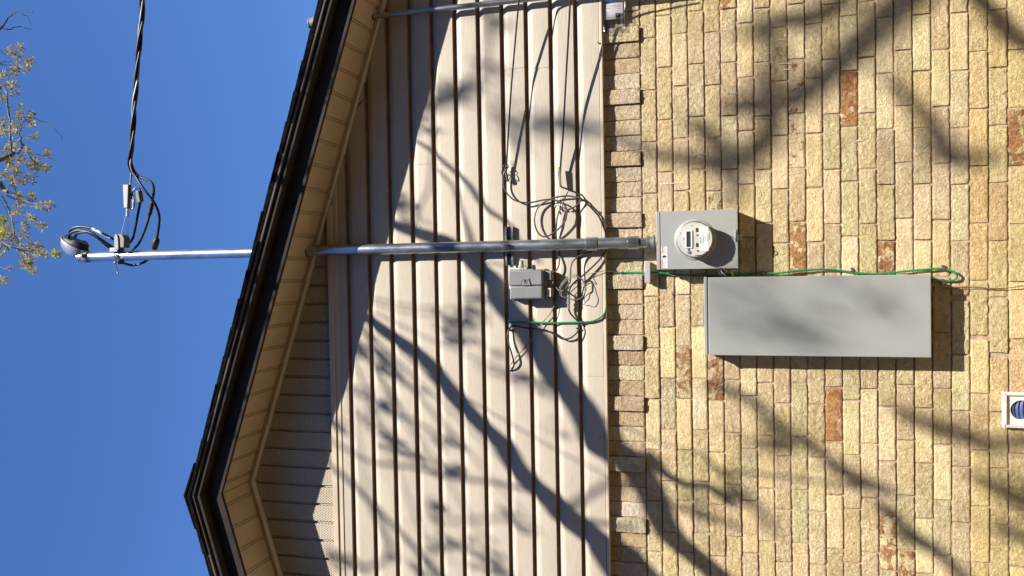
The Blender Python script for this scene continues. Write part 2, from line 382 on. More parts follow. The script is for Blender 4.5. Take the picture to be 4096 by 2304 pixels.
def jit(c, a=.04):
    s = random.uniform(1 - a, 1 + a); return tuple(min(1, v * s * random.uniform(.97, 1.03)) for v in c)
for k in range(29):
    zt = hB - cB * k; zb = zt - cB
    if zb < gz + .02: break
    xr = P(1, 1).x
    # head joint of this course, read at the middle of the course
    lo, hi = 2400., 4400.
    for _ in range(40):
        md = (lo + hi) / 2
        if P(md, ref[k]).z > zt - cB / 2: lo = md
        else: hi = md
    xj = P(lo, ref[k]).x
    n0 = int((-3.4 - xj) / LB); n1 = int((4.2 - xj) / LB)
    for i in range(n0, n1):
        a, b = xj + i * LB, xj + (i + 1) * LB
        mx_ = (a + b) / 2; cz = (zt + zb) / 2; fine = -1.75 < mx_ < 1.75
        chip = random.choice([.0, .0, .08, .15, .25]) if random.random() > .045 else random.uniform(.42, .58)
        for cp, am in chipP:
            if a < cp.x < b and zb < cp.z < zt: chip = am
        c = jit(random.choice(pals))
        if k > 18: c = (c[0] * 1.03, c[1] * .98, c[2] * .85)
        ru = random.choice([.15, .4, .6, .9, 1.0, .8, .3])
        ga = gb = 0
        for q in gapP:
            if zb < q.z < zt:
                if abs(q.x - a) < .06: ga = .0075
                if abs(q.x - b) < .06: gb = .0075
        brick(a + ga + JT / 2 + random.uniform(-.0015, .0015), b - gb - JT / 2 + random.uniform(-.0015, .0015), zb + JT / 2 + random.uniform(-.001, .001), zt - JT / 2 + random.uniform(-.001, .001),
              random.uniform(-.0015, .0022), c, (chip, ru, random.choice([0, 0, .1, .35])), fine)
wall_o = None
def brick_obj(name, parent):
    me = bpy.data.meshes.new(name); me.from_pydata(bv, [], bf); me.update()
    for an, dat in (('brick', bcol), ('wear', bwear)):
        at = me.attributes.new(an, 'FLOAT_COLOR', 'FACE')
        at.data.foreach_set('color', np.array([(*c, 1.0) for c in dat], dtype=np.float32).ravel())
    me.shade_smooth()
    try: me.set_sharp_from_angle(angle=R(50))
    except Exception: pass
    me.materials.append(MT['brick']); o = bpy.data.objects.new(name, me); C.objects.link(o); o.parent = parent
    bv.clear(); bf.clear(); bcol.clear(); bwear.clear(); return o
wall_o = brick_obj('brick_wall', house)
# upright soldier course under the siding, every fourth brick set proud
zs1 = hB + .215
ys = [111, 171]
xS = P(2500, 171).x                                   # left side (photo: lower) of a proud brick
SW = .0689
for i in range(-46, 60):
    a = xS + i * SW; proud = (i % 4 == 0)
    c = jit(random.choice(solp))
    if random.random() < .12: c = jit((.68, .53, .36))
    brick(a + JT / 2 - .001, a + SW - JT / 2 + .001, hB + JT / 2, zs1, (.0155 if proud else random.uniform(-.001, .002)), c,
          (random.choice([.1, .2, .3]), random.choice([.5, .8, 1.0]), random.choice([.2, .6, 1.0])), -1.75 < a < 1.75)
brick_obj('soldier_course', house)
obj('mortar', MB().box(-3.4, 4.2, -.03, -.0065, gz, zs1), MT['mortar'], house)
for (x0, y0, x1, y1) in ((3108, 256, 3168, 254), (3117, 283, 3172, 276), (2912, 372, 2962, 374), (3101, 161, 3144, 160), (2770, 618, 2826, 616), (2634, 736, 2746, 733), (3424, 563, 3448, 563)):
    a, b = P(x0, y0, .0035), P(x1, y1, .0035)
    obj('chalk_mark', MB().tube([a, (a + b) / 2 + Vector((.0012, -.0008, 0)), b], [.0009, .0017, .0006], 5), MT['white'], house)
# roof lines: (X, Z) of the lower outer edge of the rake
XP, ZP, SR, SLf = -1.062, 2.400, .3345, .308
XR, XL = 4.35, -6.6
def zr(x): return ZP - (SR * (x - XP) if x > XP else SLf * (XP - x))
def chev(z0, z1, x0=XL, x1=XR):
    return [(x0, zr(x0) + z0), (XP, ZP + z0), (x1, zr(x1) + z0), (x1, zr(x1) + z1), (XP, ZP + z1), (x0, zr(x0) + z1)]
def chevron(mb, z0, z1, d0, d1, x0=XL, x1=XR):
    mb.prism([(x0, zr(x0) + z0), (XP, ZP + z0), (XP, ZP + z1), (x0, zr(x0) + z1)], d0, d1)
    mb.prism([(XP, ZP + z0), (x1, zr(x1) + z0), (x1, zr(x1) + z1), (XP, ZP + z1)], d0, d1)
# body of the house behind the wall
xa, xb = -5.9, 4.0
core = MB().prism([(xa, gz), (xb, gz), (xb, zr(xb) + .02), (XP, ZP + .05), (xa, zr(xa) + .02)], -9.0, -.031)
obj('back_walls', core, MT['trim'], house)
gab = MB().prism([(xa, zs1 + .001), (xb, zs1 + .001), (xb, zr(xb) + .02), (XP, ZP + .05), (xa, zr(xa) + .02)], -.03, .008)
obj('sheathing', gab, MT['trim'], house)
# horizontal siding: dutch lap boards, seams where lengths overlap
hs = P(1725, 250, DS).z; sp = .11505
zlow = P(2397, 250, DS).z
zt0 = P(1358, 1152, DS).z; zt1 = P(1316, 1152, DS).z
prof = [(0, .0), (.0, .002), (.001, .0146), (.070, .0146), (.078, .0132), (.088, .008), (.094, .0045), (.100, .002), (.112, .0), (sp, .0)]
side = MB(); smat = []
def xlim(z, z2): return max(xa, XP - (ZP - z2) / SLf + .02), min(xb, XP + (ZP - z2) / SR - .02)
k = 6; laps = []
z = hs - 6 * sp
while z > zlow - .02: z -= sp
z += sp
i = 0
seam_y = {0: 880, 1: 880, 2: 293, 3: 293, 4: 1208, 5: 1208, 6: 669, 7: 669, 8: 2060, 9: 2060, 10: 430, 11: 430}
seamx = {0: 1500, 1: 1500, 2: 293, 3: 293, 4: 1208, 5: 1208, 6: 669, 7: 669, 8: 2060, 9: 2060, 10: 420, 11: 420}
z = zlow
while z < ZP - .1:
    top = z + sp
    if top > zt0 and z < zt1 and False: break
    cut = min(top, 9)
    a0, b0 = xlim(z, z); 
    pts = [(zz, dd) for zz, dd in prof if z + zz <= ZP - .06]
    sy = seamx.get(i, 900); xs = P(2100 - i * 90, sy, DS).x
    for (xa_, xb_, off) in ((-9, xs, .0), (xs, 9, .0016)):
        vsx = []
        for zz, dd in pts:
            l_, r_ = xlim(z + zz, z + zz)
            l_, r_ = max(l_, xa_), min(r_, xb_)
            if r_ < l_: l_ = r_ = max(min((l_ + r_) / 2, xb), xa)
            vsx += [(l_, -(DS - .0146 + dd + (off if dd > 0.002 else 0)), z + zz), (r_, -(DS - .0146 + dd + (off if dd > .002 else 0)), z + zz)]
        if len(pts) > 1 and z + .02 < zt0 + .6:
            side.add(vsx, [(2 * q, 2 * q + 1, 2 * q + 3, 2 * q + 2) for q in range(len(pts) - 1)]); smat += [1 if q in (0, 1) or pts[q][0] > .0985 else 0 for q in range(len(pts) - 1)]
    z = top; i += 1
    if z > zt0 - .004 and z + sp > zt0:
        # boards stop at the gable trim
        pass
    if z > zt0: break
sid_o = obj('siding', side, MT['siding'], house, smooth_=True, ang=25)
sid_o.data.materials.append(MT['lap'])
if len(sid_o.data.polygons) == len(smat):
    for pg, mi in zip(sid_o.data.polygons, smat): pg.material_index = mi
else: print('siding faces', len(sid_o.data.polygons), len(smat))
# starter trim under the boards
st = MB().box(xa, xb, .008, DS + .003, zlow - .0145, zlow - .001)
obj('starter_trim', st, MT['trim'], house, bevel=.002)
# gable trim channel between boards and the perforated panels
xg0, xg1 = XP - (ZP - zt0) / SLf + .03, XP + (ZP - zt0) / SR - .03
tr_ = MB().box(xg0, xg1, .012, DS + .004, zt0 + .004, zt0 + (zt1 - zt0) * .52)
xh0, xh1 = XP - (ZP - zt1) / SLf + .03, XP + (ZP - zt1) / SR - .03
tr_.box(xh0, xh1, .012, DS + .010, zt0 + (zt1 - zt0) * .52 + .0008, zt1)
obj('gable_trim', tr_, MT['trim'], house, bevel=.002)
# perforated vertical panels in the top of the gable
gp = MB(); wv = .0915; px0 = P(1325, 1152 + 180 / 1.2578 + 0, DS).x
q0 = -40
xx = px0 - 40 * wv
while xx < xh1:
    a, b = xx, xx + wv
    xx += wv
    if b < xh0 or a > xh1: continue
    for (u0, u1, dp) in ((a + .0005, a + .013, .016), (a + .0132, b, .026)):
        u0, u1 = max(u0, xh0), min(u1, xh1)
        if u1 - u0 < .001: continue
        xs_ = [u0] + ([XP] if u0 < XP < u1 else []) + [u1]
        poly = [(x, zt1 + .0005) for x in xs_] + [(x, max(zr(x) - .004, zt1 + .001)) for x in reversed(xs_)]
        gp.prism(poly, .009, dp)
obj('gable_vent_panel', gp, MT['vent'], house, bevel=.002)
# frieze trim where wall meets soffit
fr = MB(); chevron(fr, -.024, -.001, .009, .052, xa + .3, xb - .3); chevron(fr, -.0245, -.017, .009, .056, xa + .3, xb - .3)
obj('frieze_trim', fr, MT['trim'], house, bevel=.0015)
# soffit: narrow panels running out from the wall, dark grooves between
sf = MB(); gq = MB()
chevron(gq, .006, .02, .0, .274, XL + .3, XR - .02); obj('soffit_backing', gq, MT['soffit'], house)
def slope_panel(xp0, xp1):
    sf.prism([(xp0, zr(xp0)), (xp1, zr(xp1)), (xp1, zr(xp1) + .0058), (xp0, zr(xp0) + .0058)], .009, .2735)
xq = P(1360, 205 / 2.5156, .27).x
sw = .1083
x = xq - 40 * sw
while x < XR - .1:
    a, b = x + .003, x + sw - .003; x += sw
    if b < XL + .3 or b > XR - .05: continue
    for u0, u1 in ((a, a + .006), (a + .0105, b)):
        if u0 < XP < u1: slope_panel(u0, XP - .002); slope_panel(XP + .002, u1)
        else: slope_panel(u0, u1)
obj('soffit', sf, MT['soffit'], house, bevel=.0012)
# fascia boards stepping out under the drip edge
fa = MB(); chevron(fa, -.004, .100, .2745, .279); chevron(fa, -.004, .0015, .262, .2744)
obj('fascia_board', fa, MT['fascia'], house, bevel=.0012)
fb = MB(); chevron(fb, .083, .1035, .2792, .325); obj('fascia_moulding', fb, MT['fascia'], house, bevel=.002)
dr = MB(); chevron(dr, .110, .1235, .24, .336); obj('drip_edge', dr, MT['drip'], house, bevel=.0012)
# roof deck and shingle courses
rf = MB(); chevron(rf, .1237, .139, -9.2, .330)
roof = obj('roof', rf, MT['shingle'], house)
sg = MB()
for side_ in (1, -1):
    s_ = SR if side_ > 0 else SLf; cl = math.cos(math.atan(s_)); L_ = .142 * cl
    x = 0.0
    end = (XR - XP) if side_ > 0 else (XP - XL)
    while x < end:
        x2 = min(x + L_ * 1.04, end + .02)
        top0, top1 = .1405, .1445 + random.uniform(-.001, .0015)
        dd = .339 + random.uniform(-.004, .004)
        p = [(XP + side_ * x, ZP - s_ * x + .1393), (XP + side_ * x2, ZP - s_ * x2 + .1393), (XP + side_ * x2, ZP - s_ * x2 + top1 + .004), (XP + side_ * x, ZP - s_ * x + top0 + .004)]
        if side_ < 0: p = p[::-1]
        sg.prism(p, -9.2, dd)
        dd2 = .341 + random.uniform(-.003, .004)
        q = [(XP + side_ * x, ZP - s_ * x + .1240), (XP + side_ * (x2 - .002), ZP - s_ * (x2 - .002) + .1240), (XP + side_ * (x2 - .002), ZP - s_ * (x2 - .002) + .1390), (XP + side_ * x, ZP - s_ * x + .1390)]
        if side_ < 0: q = q[::-1]
        sg.prism(q, .3305, dd2)
        x += L_
sg.prism([(XP - .16, ZP - .16 * SLf + .146), (XP, ZP + .150), (XP + .16, ZP - .16 * SR + .146), (XP + .16, ZP - .16 * SR + .152), (XP, ZP + .160), (XP - .16, ZP - .16 * SLf + .152)], -9.2, .343)
so_ = obj('shingles', sg, MT['shingle'], roof)
# nails in the boards
for (x, y) in ((2393, 172), (2398, 848), (2402, 1749)):
    obj('nail', MB().lathe(P(x, y, DS + .001), (0, -1, 0), [(0, .0022), (.007, .0022), (.007, .0042), (.0095, .0036), (.0098, 0)], 10), MT['bezel'], house)

# ------------------------------------------------------------------ service mast: conduit through the eave, weatherhead on top
xm = P(2450, 973, .08).x; dm = .08; rm = .0260
def V(x, d, z): return Vector((x, -d, z))
def zat(px, py, d): return P(px, py, d).z
mast = thing('service_mast', 'thick galvanised conduit mast rising from the meter box through the eave to a domed weatherhead', 'conduit mast', V(xm, dm, zat(2624, 965, dm)))
zb_ = zat(2622, 965, dm); ztop = zat(318, 1019, dm)
zc0, zc1 = zat(2391, 975, dm), zat(2344, 977, dm)
zd0, zd1 = zat(2556, 971, dm), zat(2511, 972, dm)
axis = (0, 0, 1)
part('conduit', MB().lathe(V(xm, dm, zd1), axis, [(0, 0), (0, rm), (ztop - zd1, rm), (ztop - zd1, 0)], 32), MT['galv'], mast, smooth_=True)
part('coupling', MB().lathe(V(xm, dm, zc0), axis, [(0, rm), (0, rm + .0035), (.002, rm + .0045), (zc1 - zc0 - .002, rm + .0045), (zc1 - zc0, rm + .003), (zc1 - zc0, rm)], 32), MT['galv'], mast, smooth_=True)
part('coupling', MB().lathe(V(xm, dm, zd0), axis, [(0, .02), (0, rm + .002), (.003, rm + .0035), (zd1 - zd0 - .001, rm + .0035), (zd1 - zd0, rm + .002), (zd1 - zd0, rm)], 32), MT['galv'], mast, smooth_=True)
zn = zat(2596, 968, dm)
part('nipple', MB().lathe(V(xm, dm, zn - .004), axis, [(0, .0), (0, .0205), (zd0 - zn + .006, .0205)], 28), MT['galv'], mast, smooth_=True)
hubm = MB(); h0_ = zat(2618, 966, dm)
hubm.lathe(V(xm, dm, h0_), axis, [(-.002, 0), (-.002, .033), (.004, .033), (.006, .0265), (.022, .0255), (.0225, .028), (.0255, .028), (.026, .024), (.0275, .024), (.028, .0272), (.031, .0272), (.0315, 0)], 36)
part('hub', hubm, MT['alu'], mast, smooth_=True)
# roof flashing hidden above the eave; ring where the mast meets the soffit
zso = zr(xm)
part('soffit_collar', MB().lathe(V(xm, dm, zso - .004), axis, [(0, rm), (0, rm + .0025), (.004, rm + .003), (.006, rm)], 32), MT['rubber'], mast, smooth_=True)
# weatherhead: half an egg shell with a black insulator in its mouth
cpx = K9([(292, 1000)])[0]; cw = P(cpx[0], cpx[1], dm)
nrm = Vector((.87, .0, -.47)).normalized(); tan = Vector((.46, 0, .88)).normalized(); tan = (tan - nrm * tan.dot(nrm)).normalized(); bi = nrm.cross(tan)
hd = MB(); nu, nv = 28, 12; vs_ = []
A_, B_, D_ = .086, .050, .068
for j in range(nv + 1):
    t = j / nv * math.pi / 2
    for i in range(nu):
        u = 2 * math.pi * i / nu
        q = cw + tan * A_ * math.cos(t) ** .8 * math.cos(u) + bi * B_ * math.cos(t) ** .8 * math.sin(u) - nrm * D_ * math.sin(t)
        vs_.append(q)
fs_ = [(j * nu + i, j * nu + (i + 1) % nu, (j + 1) * nu + (i + 1) % nu, (j + 1) * nu + i) for j in range(nv) for i in range(nu)]
hd.add(vs_, fs_)
rim = [cw + tan * A_ * 1.02 * math.cos(2 * math.pi * i / nu) + bi * B_ * 1.03 * math.sin(2 * math.pi * i / nu) for i in range(nu + 1)]
hd.tube(rim, .0035, 6)
hood = part('weatherhead', hd, MT['silver'], mast, smooth_=True)
ins = MB(); iv = []
for j, (s_, h_) in enumerate(((.93, -.006), (.93, .010), (.80, .020), (.0, .021))):
    for i in range(nu):
        u = 2 * math.pi * i / nu
        iv.append(cw + tan * A_ * s_ * math.cos(u) + bi * B_ * s_ * math.sin(u) + nrm * (h_ + (.012 if math.cos(u) < -.2 and s_ > .5 and h_ > 0 else 0)))
ins.add(iv, [(j * nu + i, j * nu + (i + 1) % nu, (j + 1) * nu + (i + 1) % nu, (j + 1) * nu + i) for j in range(3) for i in range(nu)])
obj('insulator', ins, MT['rubber'], hood, smooth_=True)
zcl = zat(340, 1019, dm)
cl_ = MB().lathe(V(xm, dm, zcl - .03), axis, [(0, rm + .0005), (0, rm + .0045), (.03, rm + .0045), (.036, rm + .001)], 28)
cl_.box(xm - .002, xm + .014, dm + rm + .002, dm + rm + .02, zcl - .024, zcl - .008).box(xm - .006, xm + .020, dm + rm + .008, dm + rm + .013, zcl - .02, zcl - .013)
obj('clamp', cl_, MT['alu'], hood, smooth_=True, bevel=.0015)

# wire holder clamped round the mast, and its bolt
hz = zat(480, 1015, dm)
wh = thing('wire_holder', 'bolted steel clamp with a rounded grey insulator holding the service drop to the mast', 'wire clamp', V(xm, dm, hz))
bd = MB().lathe(V(xm, dm, hz - .014), axis, [(0, rm), (0, rm + .004), (.028, rm + .004), (.028, rm)], 28)
bd.box(xm - .045, xm - rm + .002, dm - .012, dm + .03, hz - .017, hz - .011)
part('clamp_band', bd, MT['chrome'], wh, smooth_=True, bevel=.001)
ub = MB().tube(smooth([V(xm + .010, dm + rm + .010, hz + .008), V(xm + .004, dm + rm + .014, hz + .001), V(xm - .03, dm + rm + .012, hz - .002), V(xm - .062, dm + rm + .010, hz - .006), V(xm - .088, dm + rm + .008, hz - .013)]), .0042, 8)
ub.lathe(V(xm - .036, dm + rm + .012, hz - .002), (1, 0, 0), [(0, 0), (0, .009), (.006, .009), (.006, 0)], 6)
ub.lathe(V(xm - .092, dm + rm + .008, hz - .014), (1, 0, 0), [(0, 0), (0, .0065), (.007, .0065), (.007, 0)], 6)
part('bolt', ub, MT['chrome'], wh, smooth_=True)
c1 = P(*K9([(975, 955)])[0][:2], dm + .035)
io = MB(); hw, hh, dp = .038, .034, .022
outl = [(-hw, -hh * .9), (hw * .25, -hh), (hw * .8, -hh * .7), (hw, 0), (hw * .8, hh * .7), (hw * .25, hh), (-hw, hh * .9)]
io.prism([(c1.x + a, c1.z + b) for a, b in outl], dm + .035 - dp, dm + .035 + dp)
part('insulator', io, MT['nid2'], wh, bevel=.007, seg=3, smooth_=True)
yo = MB(); o2 = [(-.046, -.018), (.012, -.018), (.030, -.012), (.036, 0), (.030, .012), (.012, .018), (-.046, .018)]
zc_ = c1.z + .014
yo.prism([(c1.x + a, zc_ + b * .72) for a, b in o2], dm + .035 + dp, dm + .035 + dp + .006)
part('yoke', yo, MT['alu'], wh, bevel=.002)
part('saddle', MB().prism([(xm + rm - .006, hz - .026), (xm + rm + .016, hz - .022), (xm + rm + .016, hz + .026), (xm + rm - .006, hz + .03)], dm - .01, dm + .045), MT['chrome'], wh, bevel=.003)

# black conductors looping out of the weatherhead to the splices
def wire(name, pts, r, mt, label=None, cat=None, parent=None, n=8, ns=5, group=None):
    o = obj(name, MB().tube(smooth(pts, ns), r, n), mt, parent, smooth_=True, ang=80)
    if label: tag(o, label, cat, group)
    return o
r_ = .0068
gl = 'black service conductors out of the weatherhead'
w1 = wire('service_wire', PP(K9([(215, 905, .10), (205, 850, .115), (240, 785, .125), (330, 752, .13), (430, 752, .13), (545, 776, .13), (650, 828, .13), (800, 903, .11), (900, 962, .075), (985, 1000, .055), (1065, 990, .06), (1120, 935, .075), (1150, 830, .085), (1185, 650, .09), (1215, 500, .095), (1235, 395, .1)])), r_, MT['black'], 'black looping conductor with a white taped stretch, ending in the small grey connector', 'wire', group=gl)
tp = smooth(PP(K9([(545, 776, .13), (650, 828, .13), (720, 866, .12), (800, 905, .11)])), 5)
obj('tape', MB().tube(tp, .0076, 10), MT['white'], w1, smooth_=True)
wire('service_wire', PP(K9([(190, 935, .10), (215, 855, .12), (320, 805, .13), (430, 810, .13), (550, 850, .13), (650, 920, .12), (760, 995, .09), (850, 1055, .055), (930, 1100, .04), (1060, 1110, .04), (1150, 1062, .05), (1212, 1000, .06), (1270, 880, .075), (1320, 745, .085), (1365, 600, .09)])), r_, MT['black'], 'black conductor passing behind the mast up to the taped splice', 'wire', group=gl)
wire('service_wire', PP(K9([(290, 895, .10), (330, 845, .12), (450, 825, .13), (560, 872, .12), (640, 930, .10), (730, 1010, .08), (830, 1080, .05), (900, 1170, .04), (950, 1238, .045), (1020, 1285, .05), (1130, 1306, .055), (1250, 1282, .055), (1360, 1215, .05), (1430, 1120, .045), (1450, 1050, .05)])), r_, MT['black'], 'black conductor hanging in a loop below the mast to the boxy splice', 'wire', group=gl)
# the twisted service drop
ax = smooth(PP([(585, -260, .36), (576, -120, .28), (570, 0, .22), (566, 80, .2), (560, 131, .19), (556, 191, .18), (551, 258, .17), (546, 330, .165), (538, 397, .16), (534, 469, .155), (529, 576, .15), (525, 616, .145), (521, 655, .14), (533, 690, .13), (548, 706, .125)]), 10)
drop = thing('service_cable', 'twisted black overhead service cable running up out of the picture', 'cable', ax[-1])
L = [0]
for a, b in zip(ax, ax[1:]): L.append(L[-1] + (b - a).length)
for s_ in range(3):
    pth = []
    for i, p in enumerate(ax):
        T = (ax[min(i + 1, len(ax) - 1)] - ax[max(i - 1, 0)]).normalized(); n1 = T.orthogonal().normalized()
        n1 = (Vector((0, -1, 0)) - T * T.dot(Vector((0, -1, 0)))).normalized(); n2 = T.cross(n1)
        ph = L[i] / .40 * 2 * math.pi + s_ * 2 * math.pi / 3
        pth.append(p + (.0078 if s_ else .0060) * (math.cos(ph) * n1 + math.sin(ph) * n2))
    part('bare_strand' if s_ == 0 else 'insulated_strand', MB().tube(pth, .0052 if s_ == 0 else .0070, 8), MT['bare'] if s_ == 0 else MT['black'], drop, smooth_=True, ang=80)
part('leg', MB().tube(smooth(PP(K9([(1130, -20, .125), (1210, 25, .12), (1300, 52, .12), (1380, 92, .12), (1422, 150, .12), (1432, 250, .115), (1415, 340, .105), (1385, 420, .1)]))), .0068, 8), MT['black'], drop, smooth_=True, ang=80)
part('leg', MB().tube(smooth(PP(K9([(1120, -30, .125), (1190, 50, .13), (1250, 150, .135), (1330, 260, .135), (1420, 370, .125), (1482, 490, .105), (1512, 620, .09), (1502, 750, .08), (1480, 900, .07), (1472, 930, .065)]))), .0068, 8), MT['black'], drop, smooth_=True, ang=80)
part('bare_neutral', MB().tube(smooth(PP(K9([(1108, -30, .13), (1100, 60, .125), (1094, 140, .12), (1088, 300, .12), (1080, 430, .12), (1090, 485, .12), (1125, 490, .12), (1146, 440, .12), (1142, 350, .12), (1122, 270, .12), (1150, 208, .12), (1188, 185, .115), (1226, 200, .11), (1236, 245, .105)]))), .0048, 8), MT['bare'], drop, smooth_=True, ang=80)
part('bare_neutral', MB().tube(smooth(PP(K9([(1078, 470, .118), (1112, 496, .122), (1136, 470, .122), (1132, 380, .122), (1112, 330, .12), (1100, 260, .12)]))), .0044, 8), MT['bare'], drop, smooth_=True, ang=80)
sp_ = smooth(PP(K9([(1415, 380, .1), (1400, 440, .095), (1380, 520, .092), (1362, 600, .09)])), 4)
part('splice', MB().tube(sp_, [.008] + [.0115] * (len(sp_) - 5) + [.0125, .0115, .009, .0075], 10), MT['rubber'], drop, smooth_=True)
q0_ = PP(K9([(1482, 915, .068), (1432, 1060, .052)]))
part('splice', MB().tube([q0_[0], q0_[0].lerp(q0_[1], .12), q0_[0].lerp(q0_[1], .35), q0_[1]], [.010, .0155, .0185, .0185], 8), MT['rubber'], drop, smooth_=False, bevel=.002)
q1_ = PP(K9([(1215, 232, .105), (1242, 395, .1)]))
part('connector', MB().tube([q1_[0], q1_[1]], .0185, 6), MT['nid2'], drop, bevel=.003)
# wedge clamp that takes the pull of the drop
a0_, a1_ = P(*K9([(1052, 142)])[0][:2], .125), P(*K9([(1052, 482)])[0][:2], .125)
wc = thing('wedge_clamp', 'tapered grey wedge clamp gripping the neutral strand of the service cable', 'cable clamp', a1_)
wb = MB()
wb.prism([(a0_.x, a0_.z + .022), (a1_.x, a1_.z + .012), (a1_.x, a1_.z - .012), (a0_.x, a0_.z - .018)][::-1] if a0_.x < a1_.x else [(a1_.x, a1_.z - .010), (a0_.x, a0_.z - .016), (a0_.x, a0_.z + .020), (a1_.x, a1_.z + .014)], .112, .138)
part('wedge', wb, MT['alu'], wc, bevel=.003)
kp = PP(K9([(1052, 478, .125), (1049, 600, .122)]))
part('eye_plate', MB().tube(kp, .0085, 6), MT['bright'], wc, bevel=.001)
part('bail', MB().tube(smooth(PP(K9([(955, 880, .12), (1000, 690, .122), (1036, 545, .124), (1052, 530, .124), (1056, 690, .122), (1055, 880, .1)]))), .0014, 6), MT['bare'], wc, smooth_=True)

# slim second mast near the corner
x2 = P(1740, 38, .07).x
m2 = thing('slim_mast', 'thin grey pipe crossing the siding, its capped sleeve showing above the roof edge', 'pipe', V(x2, .07, gz))
part('pipe', MB().lathe(V(x2, .07, gz), axis, [(0, 0), (0, .0125), (zr(x2) + .16 - gz, .0125), (zr(x2) + .16 - gz, 0)], 24), MT['galv'], m2, smooth_=True)
zs0_ = zr(x2) + .12; zs2 = zat(1239, 80, .07)
part('sleeve', MB().lathe(V(x2, .07, zs0_ - .1), axis, [(0, .0), (0, .026), (zs2 - zs0_ + .092, .026), (zs2 - zs0_ + .093, .0275), (zs2 - zs0_ + .1, .0275), (zs2 - zs0_ + .102, .024), (zs2 - zs0_ + .102, 0)], 32), MT['nid2'], m2, smooth_=True)
part('soffit_collar', MB().lathe(V(x2, .07, zr(x2) - .003), axis, [(0, .012), (0, .016), (.006, .0165), (.008, .012)], 24), MT['rubber'], m2, smooth_=True)

# strut channel and strap that hold the mast
s0, s1 = P(2037, 906, .05), P(2037, 1061, .05)
zst = (s0.z + s1.z) / 2; hh = .0195
strut = thing('strut_channel', 'short slotted steel channel bolted across the siding behind the mast', 'strut channel', V((s0.x + s1.x) / 2, DS, zst))
dsb, dst = DS + .0005, dm - rm - .0005
ch = MB().box(s1.x, s0.x, dsb, dsb + .003, zst - hh, zst + hh)
for sg_ in (-1, 1):
    za = zst + sg_ * hh
    ch.box(s1.x, s0.x, dsb + .0031, dst, min(za, za - sg_ * .0028), max(za, za - sg_ * .0028))
    zb2 = za - sg_ * .0029
    ch.box(s1.x, s0.x, dst - .0025, dst, min(zb2, zb2 - sg_ * .006), max(zb2, zb2 - sg_ * .006))
part('channel', ch, MT['galv'], strut, bevel=.0006)
for yy in (928, 1040):
    c = P(2040, yy, dsb + .006); wz = MB().box(c.x - .012, c.x + .012, dsb + .0032, dsb + .006, zst - .009, zst + .009)
    part('washer', wz, MT['chrome'], strut, bevel=.003)
    part('bolt_head', MB().lathe((c.x, -(dsb + .006), zst), (0, -1, 0), [(0, 0), (0, .0052), (.004, .0052), (.004, 0)], 6), MT['ink'], strut)
for yy in (912, 955, 1022):
    c = P(2040, yy, dsb); part('slot', MB().box(c.x - .007, c.x + .007, dsb + .0031, dsb + .0034, zst - .005, zst + .005), MT['seam'], strut, bevel=.002)
stp = MB().lathe(V(xm, dm, zst - .010), axis, [(0, rm + .0002), (0, rm + .0022), (.020, rm + .0022), (.020, rm + .0002)], 32)
stp.box(xm - .0065, xm - .0035, dm + rm, dm + rm + .017, zst - .018, zst + .016).box(xm + .0035, xm + .0065, dm + rm, dm + rm + .017, zst - .018, zst + .016)
part('pipe_strap', stp, MT['chrome'], strut, smooth_=True, bevel=.0008)
part('strap_screw', MB().lathe((xm - .012, -(dm + rm + .010), zst), (1, 0, 0), [(0, 0), (0, .0045), (.005, .0045), (.005, .0022), (.022, .0022), (.022, 0)], 10), MT['chrome'], strut, smooth_=True)

# ------------------------------------------------------------------ meter box with the meter
bd_ = .105
xL_ = (P(2628, 1081, bd_).x + P(2953, 1072, bd_).x) / 2; xR_ = (P(2624, 848, bd_).x + P(2950, 834, bd_).x) / 2
zT = (P(2624, 848, bd_).z + P(2628, 1081, bd_).z) / 2; zB = (P(2950, 834, bd_).z + P(2953, 1072, bd_).z) / 2
zS = (P(2640, 848, bd_).z + P(2643, 1081, bd_).z) / 2
mb_ = thing('meter_box', 'grey steel meter box under the mast, with a round meter set in its front', 'meter box', V((xL_ + xR_) / 2, .0, zB))
part('enclosure', MB().box(xL_ + .002, xR_ - .002, .001, bd_ - .016, zB + .002, zT - .001), MT['panel'], mb_, bevel=.002)
part('top_flange', MB().box(xL_, xR_, bd_ - .0159, bd_, zS + .0012, zT), MT['panel'], mb_, bevel=.002)
part('cover', MB().box(xL_ + .0006, xR_ - .0006, bd_ - .0155, bd_ - .0005, zB, zS - .0012), MT['panel'], mb_, bevel=.0022, seg=3)
mc = P(2779.4, 958.3, bd_ + .03)
ring = MB().lathe((mc.x, -bd_ + .0006, mc.z), (0, -1, 0), [(0, .0885), (.002, .0875), (.005, .084), (.0065, .078), (.0065, .0)], 56)
part('socket_collar', ring, MT['panel'], mb_, smooth_=True)
